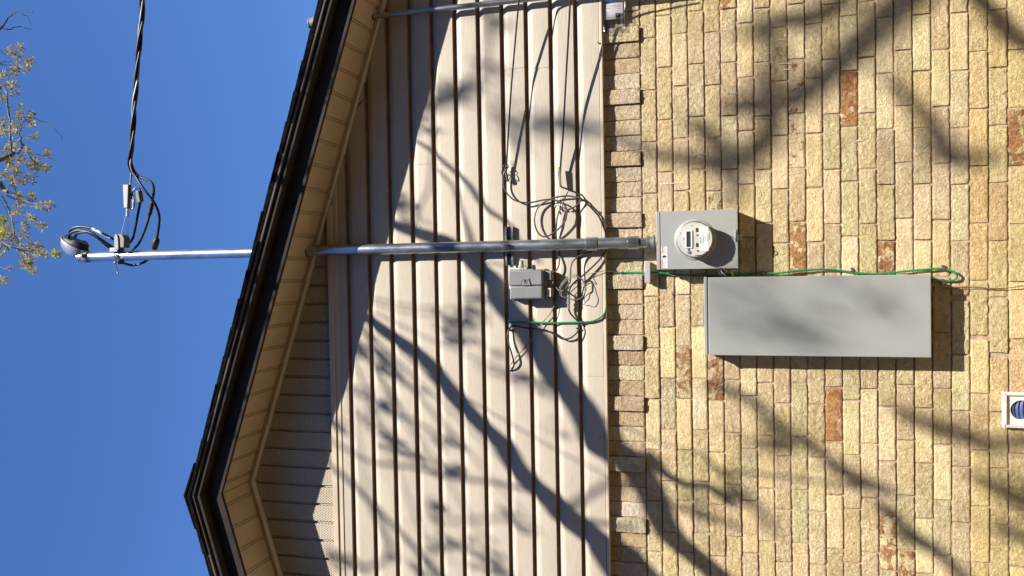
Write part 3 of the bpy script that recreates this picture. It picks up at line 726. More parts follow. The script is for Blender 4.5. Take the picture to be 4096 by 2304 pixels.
# the meter plugs into the box
fc = P(2781, 957, bd_ + .07)
met = thing('electric_meter', 'round glass electric meter with white dial plate and small display', 'electric meter', (mc.x, -bd_ - .008, mc.z))
part('base', MB().lathe((mc.x, -bd_ - .0083, mc.z), (0, -1, 0), [(0, .0), (0, .0755), (.006, .076), (.010, .0745), (.058, .0735), (.0585, .0)], 56), MT['nid2'], met, smooth_=True)
part('brass_ring', MB().lathe((mc.x, -bd_ - .0585, mc.z), (0, -1, 0), [(0, .0735), (0, .0765), (.006, .0765), (.0075, .0735)], 56), MT['bezel'], met, smooth_=True)
fd = bd_ + .0670
dial = part('dial_plate', MB().lathe((mc.x, -fd + .0004, mc.z), (0, -1, 0), [(0, .0715), (.0012, .0712), (.0012, 0)], 56), MT['face'], met, smooth_=True)
part('glass_dome', MB().lathe((mc.x, -bd_ - .0655, mc.z), (0, -1, 0), [(0, .0760), (.020, .0745), (.027, .0715), (.0305, .064), (.032, .045), (.0325, .0)], 56), MT['glass'], met, smooth_=True)
def K12b(x0, y0, x1, y1):
    """box on the dial from a close-up rectangle: (X0, X1, Z0, Z1)"""
    s = 8.05 * 900
    return (mc.x - (y1 - 785) / s, mc.x - (y0 - 785) / s, mc.z - (x1 - 800) / s, mc.z - (x0 - 800) / s)
def plate(name, r4, d0, th, mt, par, **k):
    return obj(name, MB().box(r4[0], r4[1], d0, d0 + th, r4[2], r4[3]), mt, par, **k)
dz = fd + .0009
lb = MB(); a = K12b(535, 510, 738, 1052); b = K12b(568, 545, 692, 1018)
for q in ((a[0], b[0] - .0002, a[2], a[3]), (b[1] + .0002, a[1], a[2], a[3]), (b[0], b[1], a[2], b[2] - .0002), (b[0], b[1], b[3] + .0002, a[3])): lb.box(q[0], q[1], dz, dz + .004, q[2], q[3])
def fix(o):
    o.location = -o.parent.parent.location if o.parent.parent else Vector(); return o
MET = met
def mpart(name, mb2, mt, **k): return part(name, mb2, mt, met, **k)
mpart('display_frame', lb, MT['white'], bevel=.0005)
mpart('display', MB().box(b[0], b[1], dz, dz + .0012, b[2], b[3]), MT['lcd'])
def mbox(name, rect, th, mt, d=None, **k):
    q = K12b(*rect); d = dz if d is None else d
    return mpart(name, MB().box(q[0], q[1], d, d + th, q[2], q[3]), mt, **k)
mbox('name_plate', (935, 405, 1215, 1150), .0006, MT['white'])
mbox('logo_plate', (440, 600, 525, 965), .0006, MT['white'])
pt = MB()
def pq(rect, th=.0008, d=None):
    q = K12b(*rect); d = dz if d is None else d; pt.box(q[0], q[1], d, d + th, q[2], q[3])
for q, th in (((845, 445, 910, 560), .002), ((860, 645, 930, 680), .0008), ((845, 900, 905, 1015), .002), ((865, 1120, 940, 1160), .0008), ((605, 1070, 655, 1130), .001),
              ((718, 362, 758, 382), .0006), ((383, 570, 398, 610), .0006), ((385, 965, 400, 1000), .0006), ((820, 1265, 985, 1285), .0006), ((835, 255, 970, 272), .0006)): mbox('dial_slot', q, th, MT['ink'])
kb = K12b(575, 1115, 690, 1235); mpart('optical_port', MB().lathe(((kb[0] + kb[1]) / 2, -dz, (kb[2] + kb[3]) / 2), (0, -1, 0), [(0, .0075), (.003, .0075), (.0034, .0068), (.0034, 0)], 20), MT['nid2'], smooth_=True)
pt = MB()
for xx, ya, yb in ((1050, 560, 950), (1072, 690, 860), (1118, 700, 830), (1235, 600, 680), (1235, 700, 810)):
    pq((xx, ya, xx + 9, yb), .0003, dz + .0007)
yy = 650
for k in range(11): pq((1165, yy + k * 20, 1212, yy + k * 20 + (7 if k % 3 else 11)), .0003, dz + .0007)
for xx, ya, yb in ((505, 720, 820), (480, 690, 800), (460, 690, 940), (490, 840, 930)): pq((xx, ya, xx + 12, yb), .0003, dz + .0007)
mpart('fine_print', pt, MT['pencil'])
def text(s, size, loc, mt, parent, rot=(R(90), 0, 0), name='lettering', ext=.0002, align='LEFT'):
    cu = bpy.data.curves.new(name, 'FONT'); cu.body = s; cu.size = size; cu.extrude = ext; cu.align_x = align
    o = bpy.data.objects.new(name, cu); C.objects.link(o)
    bpy.context.view_layer.update()
    me = bpy.data.meshes.new_from_object(o.evaluated_get(bpy.context.evaluated_depsgraph_get()))
    bpy.data.objects.remove(o); o = bpy.data.objects.new(name, me); C.objects.link(o)
    me.materials.clear(); me.materials.append(mt)
    m4 = Matrix.Translation(loc) @ Matrix.Rotation(rot[2], 4, 'Z') @ Matrix.Rotation(rot[1], 4, 'Y') @ Matrix.Rotation(rot[0], 4, 'X')
    me.transform(m4); o.parent = parent
    r = parent; off = Vector((0, 0, 0))
    while r: off += r.location; r = r.parent
    o.location = -off if off.length else o.location
    return o
q = K12b(965, 640, 990, 910); text('FOCUS AXe', .0052, (q[0], -(dz + .0009), q[2]), MT['ink'], met)
q = K12b(1005, 560, 1028, 980); text('1 0 1 0 0 0 1 1 0', .0042, (q[0], -(dz + .0009), q[2]), MT['ink'], met)
q = K12b(455, 610, 500, 660); text('2', .0075, (q[0], -(dz + .0009), q[2]), MT['ink'], met)
q = K12b(585, 640, 670, 720); text('II', .011, (q[0], -(dz + .0016), q[2] + .0005), MT['seam'], met)
# latch and seal on the bottom of the box
la = MB(); q = PP(K13([(1615, 590, bd_), (1672, 795, bd_)])); la.box(q[1].x, q[0].x, bd_ - .0003, bd_ + .004, min(zB + .001, q[1].z), q[0].z)
part('hasp', la, MT['chrome'], mb_, bevel=.002)
q = PP(K13([(1700, 722, bd_)]))[0]; part('seal_ring', MB().tube([q + Vector((.008 * math.cos(t), -.002, .008 * math.sin(t))) for t in np.linspace(0, 6.28, 20)], .0016, 6), MT['chrome'], mb_, smooth_=True)
part('rivet', MB().lathe(tuple(PP(K13([(1650, 620, bd_ + .004)]))[0]), (0, -1, 0), [(0, .004), (.002, .0035), (.003, 0)], 12), MT['chrome'], mb_, smooth_=True)
# warning label
def lrect(pts, d): a, b = P(*pts[0], d), P(*pts[1], d); return min(a.x, b.x), max(a.x, b.x), min(a.z, b.z), max(a.z, b.z)
K13r = lambda x0, y0, x1, y1: lrect([p[:2] for p in K13([(x0, y0), (x1, y1)])], bd_)
def lpart(name, r4, th, mt, d=bd_ - .0004): return part(name, MB().box(r4[0], r4[1], d, d + th, r4[2], r4[3]), mt, lab)
fr4 = K13r(368, 882, 470, 1242)
lab = obj('warning_label', MB().box(fr4[0], fr4[1], bd_ - .0004, bd_ + .0004, fr4[2], fr4[3]), MT['white'], mb_); lab.location = -mb_.location
def sub(name, mb2, mt): return obj(name, mb2, mt, lab)
for q in ((374, 882, 398, 1014), (367, 1112, 391, 1242)):
    r4 = K13r(*q); sub('red_band', MB().box(r4[0], r4[1], bd_ + .0004, bd_ + .0007, r4[2], r4[3]), MT['red'])
for (x0, x1, ya, yb) in ((404, 448, 888, 1006), (398, 442, 1118, 1236)):
    s_ = MB()
    for k in range(6):
        xx = x0 + (x1 - x0) * k / 6; r4 = K13r(xx, ya + (k * 37) % 20, xx + 4, yb); s_.box(r4[0], r4[1], bd_ + .0004, bd_ + .0006, r4[2], r4[3])
    sub('fine_print', s_, MT['pencil'])
hp = [(392, 1032), (415, 1026), (440, 1034), (456, 1048), (452, 1062), (425, 1066), (405, 1070), (385, 1066), (378, 1050)]
hq = [P(*K13([p])[0], bd_) for p in hp]; s_ = MB().prism([(v.x, v.z) for v in hq], bd_ + .0004, bd_ + .0007)
s_.tube(smooth([v + Vector((0, -.0006, 0)) for v in PP(K13([(380, 1100, bd_), (392, 1082, bd_), (410, 1082, bd_), (425, 1096, bd_), (432, 1080, bd_)]))]), .0009, 5)
sub('hand_symbol', s_, MT['ink'])
for q in ((372, 1006), (365, 1236)):
    c = P(*K13([(q[0] + 21, q[1] - 22)])[0], bd_); text('DANGER', .0052, (c.x, -(bd_ + .0008), c.z), MT['white'], lab)
    t = K13([(q[0] + 22, q[1] + 2), (q[0] + 22, q[1] - 16), (q[0] + 3, q[1] - 7)]); t = [P(*p, bd_) for p in t]
    sub('warning_triangle', MB().prism([(v.x, v.z) for v in t], bd_ + .0007, bd_ + .0009), MT['white'])

# ------------------------------------------------------------------ the tall grey panel
pd = .108
yT = [(2817, 1106), (2816, 1423)]; 
pL = (P(2831, 1424, pd).x + P(3727, 1428, pd).x) / 2; pR = (P(2831, 1110, pd).x + P(3724, 1096.5, pd).x) / 2
pT = (P(2815.5, 1106, pd).z + P(2818, 1424, pd).z) / 2; pB = (P(3724, 1097, pd).z + P(3727, 1427, pd).z) / 2; pS = (P(2831, 1106, pd).z + P(2832, 1424, pd).z) / 2
pn = thing('electrical_panel', 'long plain grey steel cabinet beside and below the meter box', 'electrical panel', V((pL + pR) / 2, 0, pB))
part('enclosure', MB().box(pL + .003, pR - .003, .001, pd - .018, pB + .002, pT - .001), MT['panel'], pn, bevel=.002)
part('top_flange', MB().box(pL - .002, pR + .002, pd - .0179, pd, pS + .0018, pT), MT['panel'], pn, bevel=.003, seg=3)
part('door', MB().box(pL, pR, pd - .0175, pd - .0005, pB, pS - .0018), MT['panel'], pn, bevel=.0035, seg=3)
for (xa_, xb_) in ((2917, 2966), (3540, 3605)):
    a, b = P(xa_, 1426, pd - .02), P(xb_, 1426, pd - .02)
    h = MB().box(pL - .006, pL + .002, pd - .034, pd - .018, b.z + (a.z - b.z) * .5, a.z); h.tube(smooth([V(pL - .003, pd - .026, b.z + (a.z - b.z) * .5), V(pL - .007, pd - .026, b.z + (a.z - b.z) * .3), V(pL - .005, pd - .024, b.z), V(pL + .001, pd - .022, b.z)]), .0016, 6)
    part('latch', h, MT['chrome'], pn, bevel=.0008)
a, b = P(2812, 1222, .06), P(2812, 1303, .06)
part('conduit_plate', MB().box(b.x, a.x, .04, .085, pT - .0009, pT + .008), MT['nid2'], pn, bevel=.002)
# clear plastic seal hanging between the two boxes
lk = thing('plastic_seal', 'clear plastic padlock seal hooked at the lower corner of the meter box', 'seal', P(2900, 1092, .1))
part('seal_body', MB().prism([(v.x, v.z) for v in PP(K18([(1235, 700, .1), (1240, 775, .1), (1715, 770, .1), (1715, 640, .1), (1560, 628, .1), (1290, 640, .1)]))][::-1], .092, .108), MT['clear'], lk, bevel=.0015)
part('shackle', MB().tube(smooth(PP(K18([(1250, 700, .1), (1140, 610, .1), (1110, 500, .102), (1130, 420, .108), (1230, 400, .112), (1370, 450, .108), (1480, 550, .102), (1570, 640, .1)]))), .0034, 8), MT['clear'], lk, smooth_=True)
part('shackle_tongue', MB().tube(smooth(PP(K18([(1220, 450, .103), (1245, 560, .1), (1330, 640, .1), (1440, 740, .1)]))), .0022, 6), MT['cover'], lk, smooth_=True)
part('seal_tag', MB().tube(PP(K18([(1750, 590, .095), (1790, 770, .095)])), .0035, 6), MT['bezel'], lk)
# small pale grey plastic cover beside the green wire
a, b = P(2576, 1047, .05), P(2607, 1132, .05)
cv = thing('junction_cover', 'small narrow pale grey plastic box on the brick above the panel', 'junction box', V((a.x + b.x) / 2, 0, b.z))
part('cover', MB().box(b.x, a.x, .022, .05, b.z + .006, a.z - .002), MT['cover'], cv, bevel=.003, seg=3)
part('base', MB().box(b.x + .002, a.x - .002, .002, .0218, b.z + .008, a.z - .004), MT['nid2'], cv, bevel=.001)

# ------------------------------------------------------------------ telephone box
nd_ = DS + .078
xl, xr = P(2100, 1196, nd_).x, P(2100, 1080, nd_).x; ztp, zbt = P(2034, 1140, nd_).z, P(2169, 1140, nd_).z; xseam = P(2100, 1143, nd_).x
nid = thing('telephone_box', 'grey plastic telephone box on the siding beside the mast, worn with a cut-out latch', 'telephone box', V((xl + xr) / 2, DS, zbt))
part('base', MB().box(xl - .004, xr + .004, DS - .004, nd_ - .034, zbt - .006, ztp + .004), MT['nid2'], nid, bevel=.004, seg=3)
part('door', MB().box(xseam + .0008, xr, nd_ - .0338, nd_, zbt, ztp), MT['nid'], nid, bevel=.007, seg=4, smooth_=True)
part('door', MB().box(xl, xseam - .0008, nd_ - .0338, nd_ - .001, zbt, ztp - .004), MT['nid'], nid, bevel=.008, seg=4, smooth_=True)
tz = [P(*K3([p])[0], nd_) for p in ((560, 785), (600, 615), (745, 608), (790, 772))]
lt = part('latch', MB().prism([(v.x, v.z) for v in tz], nd_ - .002, nd_ + .0035), MT['nid'], nid, bevel=.0012)
for p0, p1 in (((545, 785), (590, 615)), ((755, 612), (800, 772))):
    part('latch_groove', MB().tube([P(*K3([p0])[0], nd_ + .0006), P(*K3([p1])[0], nd_ + .0006)], .0017, 5), MT['seam'], nid)
def at_latch(pts): return [P(*p, nd_ + .0036) for p in K3(pts)]
gk = MB().tube(smooth(at_latch([(630, 620), (632, 680), (640, 725), (665, 735), (690, 715), (680, 670), (655, 640), (650, 700)])), .0014, 5).tube(smooth(at_latch([(700, 625), (735, 640), (720, 665), (698, 640)])), .0008, 5)
obj('keyhole', gk, MT['ink'], lt)
part('hasp_loop', MB().tube(smooth(PP(K3([(610, 385, nd_ - .02), (612, 310, nd_ - .01), (650, 275, nd_ - .008), (688, 310, nd_ - .01), (692, 385, nd_ - .02)]))), .0018, 6), MT['alu'], nid, smooth_=True)
for (y0, y1, mm) in ((1083, 1121, 'nid2'), (1150, 1188, 'nid2')):
    u0, u1 = P(2190, y1, DS + .05).x, P(2190, y0, DS + .05).x; v0, v1 = P(2206, y0, DS + .05).z, P(2172, y0, DS + .05).z
    part('port_block', MB().box(u0, u1, DS + .001, DS + .05, v0, v1), MT['nid2'], nid, bevel=.002)
    part('port_cover', MB().box(u0 + .002, u1 - .003, DS + .0502, DS + .053, v0 + .003, v0 + .019), MT['nid' if y0 < 1100 else 'white'], nid, bevel=.0008)
pr_ = MB()
for k in range(2):
    a, b = P(2195 + k * 4, 1182, DS + .0531), P(2195.9 + k * 4, 1156, DS + .0531); pr_.box(a.x, b.x, DS + .0531, DS + .0533, b.z, a.z)
part('fine_print', pr_, MT['pencil'], nid)
for (xx0, xx1) in ((2055, 2075), (2075, 2098), (2126, 2147), (2148, 2168)):
    a, b = P(xx0, 1206, DS + .03), P(xx1, 1204, DS + .03); part('hinge', MB().box(xl - .011, xl - .0045, DS + .008, DS + .032, b.z + .0015, a.z - .0015), MT['nid2'], nid, bevel=.002)
part('bracket', MB().prism([(v.x, v.z) for v in PP(K3([(265, 395, .05), (270, 320, .05), (340, 320, .05), (345, 280, .05), (405, 285, .05), (410, 330, .05), (520, 350, .05), (520, 395, .05)]))][::-1], DS, DS + .012), MT['ventw'], nid, bevel=.001)
part('cable_inlet', MB().lathe(P(*K3([(545, 330)])[0], DS + .03), (1, 0, -.05), [(0, 0), (0, .013), (.012, .013), (.013, .0105), (.032, .010), (.034, .006), (.034, 0)], 16), MT['cover'], nid, smooth_=True)
part('side_clip', MB().box(*[(lambda a, b: (b.x, a.x))(P(2030, 1128, DS + .03), P(2030, 1155, DS + .03))][0], DS + .02, DS + .04, ztp + .0042, ztp + .008), MT['white'], nid, bevel=.001)

# ------------------------------------------------------------------ green ground wire with its clips, copper wire
gw = thing('ground_wire', 'green insulated wire running from a hole in the siding down the brick to the panel', 'wire', P(2036, 1288, .03))
gpts = [(2030, 1287, .022), (2044, 1288, .042), (2065, 1289, .046), (2130, 1290, .046), (2200, 1292, .045), (2260, 1291, .045), (2328, 1289, .046), (2366, 1286, .046), (2397, 1273, .047), (2417, 1255, .044), (2422.6, 1238, .038), (2422, 1217, .03), (2425, 1176, .022), (2429, 1145, .018), (2434, 1124, .014), (2448, 1106, .014), (2465, 1094, .014), (2490, 1091, .012), (2573, 1091, .012), (2614, 1090, .014), (2645, 1091, .02), (2677, 1097, .014), (2724, 1100, .01), (2771, 1103, .012), (2818, 1104, .012), (2880, 1104, .012), (2935, 1101, .012), (3006, 1096, .01), (3053, 1090, .01), (3069, 1092, .012), (3112, 1093, .016), (3188, 1084, .018), (3285, 1077.5, .016), (3350, 1081, .012), (3410, 1089, .01), (3486, 1095, .014), (3567, 1091, .018), (3654, 1082, .016), (3730, 1076, .014), (3757, 1075, .012), (3781, 1077, .012), (3805, 1083, .016), (3821, 1092, .019), (3828, 1103, .02), (3824, 1114, .018), (3809, 1122, .014), (3784, 1124, .01), (3763, 1121, .01), (3743, 1116, .014), (3722, 1110, .02), (3700, 1106, .02)]
part('insulation', MB().tube(smooth(PP(gpts), 4), .0042, 8), MT['green'], gw, smooth_=True, ang=80)
for (x, y, d, ang_) in ((2133, 1292, .045, 0), (2327, 1289, .046, 0), (2433, 1126, .014, 1.1), (2489, 1092, .012, 0), (2723, 1101, .010, 0), (3054, 1090, .010, 0), (3408, 1087, .010, 0), (3773, 1076, .012, 0), (3771, 1122, .010, 0)):
    c = P(x, y, d); sgn = 1 if y < 1090 and x > 3300 and y != 1122 else -1
    t = Vector((math.sin(ang_), 0, math.cos(ang_))); n_ = Vector((t.z, 0, -t.x)) * sgn
    m_ = MB(); wd = .0055
    arc = [c + n_ * .0058 * math.cos(u) + Vector((0, -1, 0)) * .0058 * math.sin(u) for u in np.linspace(math.pi, 0, 9)] + [c + n_ * .016 + Vector((0, d - .004 if x > 2420 else d - DS - .003, 0))]
    vv = []
    for p in arc: vv += [p + t * wd, p - t * wd, p - t * wd + (p - c).normalized() * .0012, p + t * wd + (p - c).normalized() * .0012]
    m_.add(vv, [(i * 4 + a, i * 4 + (a + 1) % 4, i * 4 + 4 + (a + 1) % 4, i * 4 + 4 + a) for i in range(len(arc) - 1) for a in range(4)])
    q = c + n_ * .0125; m_.lathe((q.x, q.y + (d - .005 if x > 2420 else d - DS - .004), q.z), (0, -1, 0), [(0, 0), (0, .0055), (.004, .005), (.005, 0)], 10)
    part('clip', m_, MT['chrome'], gw, smooth_=True)
cw2 = obj('copper_wire', MB().tube(smooth(PP([(3722, 1134, .02), (3728, 1136, .02), (3737, 1143, .012), (3757, 1148, .008), (3798, 1150, .008), (3819, 1150, .010), (3853, 1147, .016), (3908, 1148, .012), (3960, 1153, .010), (4028, 1152, .012), (4096, 1142, .02), (4250, 1118, .03), (4600, 1060, .03)])), 0.0018, 6).tube(smooth(PP([(3722, 1136, .018), (3737, 1146, .012), (3757, 1149, .010), (3798, 1151, .010), (3820, 1153, .008), (3853, 1150, .012), (3908, 1150, .008), (3950, 1155, .008), (3990, 1156, .008), (4028, 1153, .010), (4096, 1144, .016), (4250, 1121, .03), (4600, 1062, .03)])), .0015, 6), MT['copper'], smooth_=True)
tag(cw2, 'bare reddish copper wire leaving the lower end of the grey panel', 'wire')

# ------------------------------------------------------------------ telephone drops, coil and loose cables on the siding
e = DS
A_w = thing('telephone_drop', 'thin black line tied in a dark knot on the siding, then looping into the coil', 'cable', P(2026, 690, .06))
part('line', MB().tube(smooth(PP([(2110, -260, .32), (2087, -80, .17), (2076, 0, .135), (2058, 200, .105), (2044, 366, .085), (2033, 540, .068), (2026, 664, .058), (2024, 690, .056)])), .0038, 6), MT['black'], A_w, smooth_=True)
part('tail', MB().tube(smooth(PP(K5([(745, 260, .058), (715, 300, .06), (692, 350, .06), (680, 450, .058), (690, 600, .056), (735, 740, .055), (820, 865, .055), (930, 955, .058), (1080, 1012, .06), (1250, 1030, .058), (1400, 1018, .055), (1550, 985, .055), (1700, 957, .055), (1850, 953, .056), (1980, 985, .058), (2100, 1040, .06)]) + K4([(350, 1090, .062), (400, 1180, .064), (408, 1280, .066), (390, 1380, .066)]) + K1([(1160, 1110, .066), (1080, 1205, .066), (1000, 1270, .066), (900, 1310, .064), (830, 1280, .06), (780, 1190, .058), (765, 1080, .056), (790, 970, .055), (850, 895, .055), (950, 835, .055), (1050, 800, .056), (1200, 785, .058), (1320, 805, .06)]) + K4([(690, 895, .06), (722, 935, .058), (690, 1040, .055), (620, 1110, .052), (520, 1170, .05), (420, 1205, .05)]))), .0038, 7), MT['dgrey'], A_w, smooth_=True)
kn = MB(); rk = random.Random(5)
for i in range(9):
    c0 = K5([(735 + rk.uniform(-25, 40), 150 + i * 40)])[0]; c = P(*c0, .052 + rk.uniform(-.006, .008))
    a1, a2 = rk.uniform(.004, .011), rk.uniform(.006, .014)
    kn.tube([c + Vector((a1 * math.cos(u + i), -a1 * math.sin(u + i), a2 * math.sin(u) * .8)) for u in np.linspace(0, 6, 14)], .0016, 5)
kn.tube(smooth(PP(K5([(720, 250, .07), (660, 255, .08), (638, 300, .085), (665, 350, .08), (720, 370, .065)]))), .0022, 6)
kn.tube(smooth(PP(K5([(760, 120, .055), (745, 250, .055), (760, 380, .055), (780, 460, .055), (795, 520, .055)]))), .0065, 7)
kn.tube(smooth(PP(K5([(840, 0, .045), (875, 90, .04), (905, 180, .038)]))), .001, 5)
part('knot', kn, MT['dgrey'], A_w, smooth_=True)
B_w = thing('cable_drop', 'thin black line ending in a slim white wedge grip, its tail turning along the siding', 'cable', P(2241, 690, .06))
part('line', MB().tube(smooth(PP([(2312, -260, .34), (2290, -80, .19), (2281.7, 0, .155), (2271, 190, .125), (2261, 366, .10), (2252, 540, .08), (2244, 640, .068), (2240, 700, .062)])), .0042, 6), MT['black'], B_w, smooth_=True)
part('tail', MB().tube(smooth(PP(K4([(222, 480, .064), (240, 600, .062), (290, 655, .058), (380, 690, .054), (500, 735, .052), (620, 785, .05), (700, 860, .05), (740, 925, .052), (830, 985, .052), (900, 1060, .05), (1000, 1160, .05), (1100, 1270, .05), (1200, 1400, .048)]) + K1([(1690, 1290, .035)]) + [(2432, 975, .03), (2425, 1003, .042)] + K7([(1030, 90, .048), (950, 195, .052), (800, 345, .055), (620, 505, .058), (500, 600, .06), (410, 700, .062), (368, 800, .064), (360, 870, .064), (360, 960, .062), (355, 1060, .06), (365, 1150, .055), (400, 1230, .052), (470, 1310, .048), (540, 1380, .045)]) + K6([(1742, 330, .044), (1745, 380, .05), (1700, 460, .054), (1620, 542, .054), (1540, 588, .054), (1430, 605, .054), (1340, 570, .052), (1200, 488, .05), (1080, 430, .05), (960, 400, .05), (800, 385, .05), (620, 368, .05), (500, 342, .05), (400, 325, .05), (330, 350, .05), (290, 400, .046), (258, 500, .052), (265, 620, .054), (300, 760, .056), (350, 920, .058), (385, 1060, .056), (390, 1150, .05), (360, 1220, .044), (318, 1265, .03)]))), .0039, 7), MT['black'], B_w, smooth_=True)
wg0, wg1 = PP(K4([(200, 180, .068), (238, 620, .064)]))
part('wedge_grip', MB().prism([(wg0.x, wg0.z - .010), (wg0.x, wg0.z + .006), (wg1.x, wg1.z + .002), (wg1.x, wg1.z - .007)], .058, .073), MT['alu'], B_w, bevel=.0015)
part('wedge_cap', MB().tube(PP(K4([(205, 175, .068), (212, 275, .068)])), .0065, 8), MT['bezel'], B_w, smooth_=True)
part('bail', MB().tube(smooth(PP(K4([(218, 620, .065), (205, 780, .058), (180, 920, .05), (165, 1010, .048), (165, 1090, .045), (180, 1180, .043), (215, 1100, .046), (210, 1000, .05), (195, 900, .055), (212, 700, .062)]))), .0011, 5), MT['alu'], B_w, smooth_=True)
hk = MB(); hk.tube(smooth(PP(K4([(115, 1130, .05), (125, 1090, .055), (165, 1075, .06), (205, 1110, .06), (225, 1190, .055), (200, 1195, .05), (170, 1130, .05), (160, 1180, .045)]))), .0024, 6); hk.tube(smooth(PP(K4([(165, 1215, .045), (140, 1240, .048), (155, 1275, .048), (185, 1255, .046), (170, 1215, .045)]))), .0019, 6)
hk.tube(PP(K4([(190, 1150, .03), (200, 1160, .055)])), .003, 6)
tag(obj('screw_hook', hk, MT['ventw'], smooth_=True), 'small white bent hook screwed into the siding inside the cable coil', 'hook')
tag(wire('downlead', PP(K4([(240, 1110, .05), (300, 1180, .055)]) + K1([(1095, 960, .055), (1062, 1050, .056), (1048, 1150, .056), (1045, 1250, .05), (1048, 1340, .042)]) + [(2236, 975, .040), (2237, 1010, .042)] + K3([(1532, 60, .045), (1530, 150, .05), (1508, 280, .056), (1450, 400, .06), (1370, 488, .062), (1300, 512, .06)])), .0036, MT['dgrey']), 'dark cable dropping from the hook behind the mast to the telephone box port', 'cable')
tag(wire('stub_cable', PP([(2372, 1000, .046)] + K7([(780, 42, .048), (690, 62, .054), (580, 105, .06), (480, 180, .066), (420, 265, .07), (398, 370, .074), (395, 500, .077), (385, 620, .08)]) + K3([(1770, 740, .082), (1722, 830, .084), (1650, 908, .086), (1570, 935, .084), (1490, 890, .078), (1452, 832, .07), (1400, 800, .06)])), .0036, MT['dgrey']), 'dark grey cable curving from under the mast into the lower telephone box port', 'cable')
cn = MB().tube(PP(K7([(360, 865, .063), (357, 985, .061)])), .0062, 10).tube(PP(K7([(357, 990, .061), (356, 1040, .06)])), .008, 6).tube(PP(K7([(356, 1045, .06), (362, 1130, .056)])), .0058, 10)
tag(obj('coax_splitter', cn, MT['nid2'], smooth_=True, ang=40), 'small metal barrel coupler joining the black cable below the thin wire coil', 'connector')
# coil of thin wire
co = MB()
base_loop = [(1530, 860), (1580, 750), (1700, 620), (1850, 560), (2000, 560), (2100, 620), (2170, 740), (2200, 870), (2180, 960), (2120, 1060), (2000, 1130), (1860, 1150), (1700, 1090), (1570, 1050)]
rk = random.Random(11)
for t in range(3):
    dx, dy, sc = rk.uniform(-20, 20), rk.uniform(-40, 30), rk.uniform(.93, 1.05)
    lp = [((x - 1870) * sc + 1870 + dx + rk.uniform(-12, 12), (y - 830) * sc + 840 + dy + rk.uniform(-14, 14), e + .018 + .016 * t + .016 * math.sin(i * .45 + t)) for i, (x, y) in enumerate(base_loop)]
    if t: lp = lp + [lp[0]]
    co.tube(smooth(PP(K3(lp)), 5), .0015, 5)
co.tube(smooth(PP(K3([(1520, 850, .07), (1640, 680, .075), (1800, 500, .08), (1950, 510, .08), (2080, 590, .075), (2200, 640, .07)]) + K7([(690, 490, .06), (760, 460, .055), (870, 440, .052), (960, 420, .05), (1040, 405, .046), (1110, 406, .04), (1200, 412, .03), (1290, 430, .02), (1440, 462, .012), (1600, 466, .012), (1780, 480, .014), (1830, 485, .016)]))), .0015, 5)
co.tube(smooth(PP(K3([(1215, 780, .07), (1290, 765, .075), (1350, 730, .08), (1380, 680, .08)]))), .002, 5)
tag(obj('wire_coil', co, MT['greyw'], smooth_=True), 'loose coil of thin beige grey wire hanging beside the telephone box', 'wire coil')
bu = MB()
for k in range(3):
    o_ = (k - 1) * 9
    bu.tube(smooth(PP(K7([(180 + o_, 870, .055), (140 + o_ * .5, 960, .052), (90 + o_, 1060, .05), (40 - o_, 1160, .05)]) + K6([(1180 + o_, 20, .05), (1128 - o_, 92, .049), (1000 + o_, 240, .048), (880 - o_, 425, .048), (800, 555, .047), (640 + o_, 750, .047), (480 - o_, 925, .046), (375 + o_, 1060, .044), (320, 1150, .04), (300, 1215, .028)]))), .0016, 5)
tag(obj('wire_bundle', bu, MT['greyw'], smooth_=True), 'straight slanting bundle of thin grey wires running to a hole in the siding', 'wires')
c = PP(K6([(310, 410, .04), (350, 425, .04)])); tag(obj('cable_clip', MB().tube([c[0] + Vector((0, 0, .006)), c[1] + Vector((0, 0, -.004))], .0055, 6), MT['rubber']), 'small black cable clip on the siding near the slanting bundle of wires', 'clip', 'black cable clips')
c = PP(K6([(1680, 378, .042), (1722, 384, .042)])); tag(obj('cable_clip', MB().tube([c[0], c[1]], .0045, 4), MT['rubber'], bevel=.001), 'small black square cable clip by the lowest bend of the black cable', 'clip', 'black cable clips')
# ------------------------------------------------------------------ bag of papers tucked behind the siding edge
bag = thing('document_bag', 'clear plastic bag with a printed white sheet hanging at the upper corner of the brick', 'plastic bag', P(2450, 60, .05))
def sheet(cols, rows, f, mt, name, thick=.0006, par=None, mods=True):
    vs_ = [f(i / cols, j / rows) for j in range(rows + 1) for i in range(cols + 1)]
    m_ = MB().add(vs_, [(j * (cols + 1) + i, j * (cols + 1) + i + 1, (j + 1) * (cols + 1) + i + 1, (j + 1) * (cols + 1) + i) for j in range(rows) for i in range(cols)])
    o = part(name, m_, mt, par, smooth_=True, ang=180)
    sd = o.modifiers.new('thickness', 'SOLIDIFY'); sd.thickness = thick
    return o
def pap(u, v, dd=0):     # u across (photo x), v along (photo y, 0 at the bottom edge seen in the photo)
    x = 2410 + 5 * v * .2 + u * 86; y = 79 - 7 * u + 2 - v * 230
    return P(x, y, .020 + .007 * math.sin(u * 2.6) + dd)
sheet(12, 8, lambda u, v: pap(u, v), MT['paper'], 'printed_sheet', par=bag)
def film(u, v):
    x = 2409 + u * 91; y = 134 - 12 * u * u - v * 290
    return P(x, y, .0245 + .008 * math.sin(u * 2.7) + .005 * math.sin(v * 9 + u * 5) * (1 - v) + .004 * math.sin(u * 14 + v * 6) * max(0, 1 - v * 3.5))
sheet(24, 24, film, MT['film'], 'bag_film', .0004, par=bag)
lg = MB()
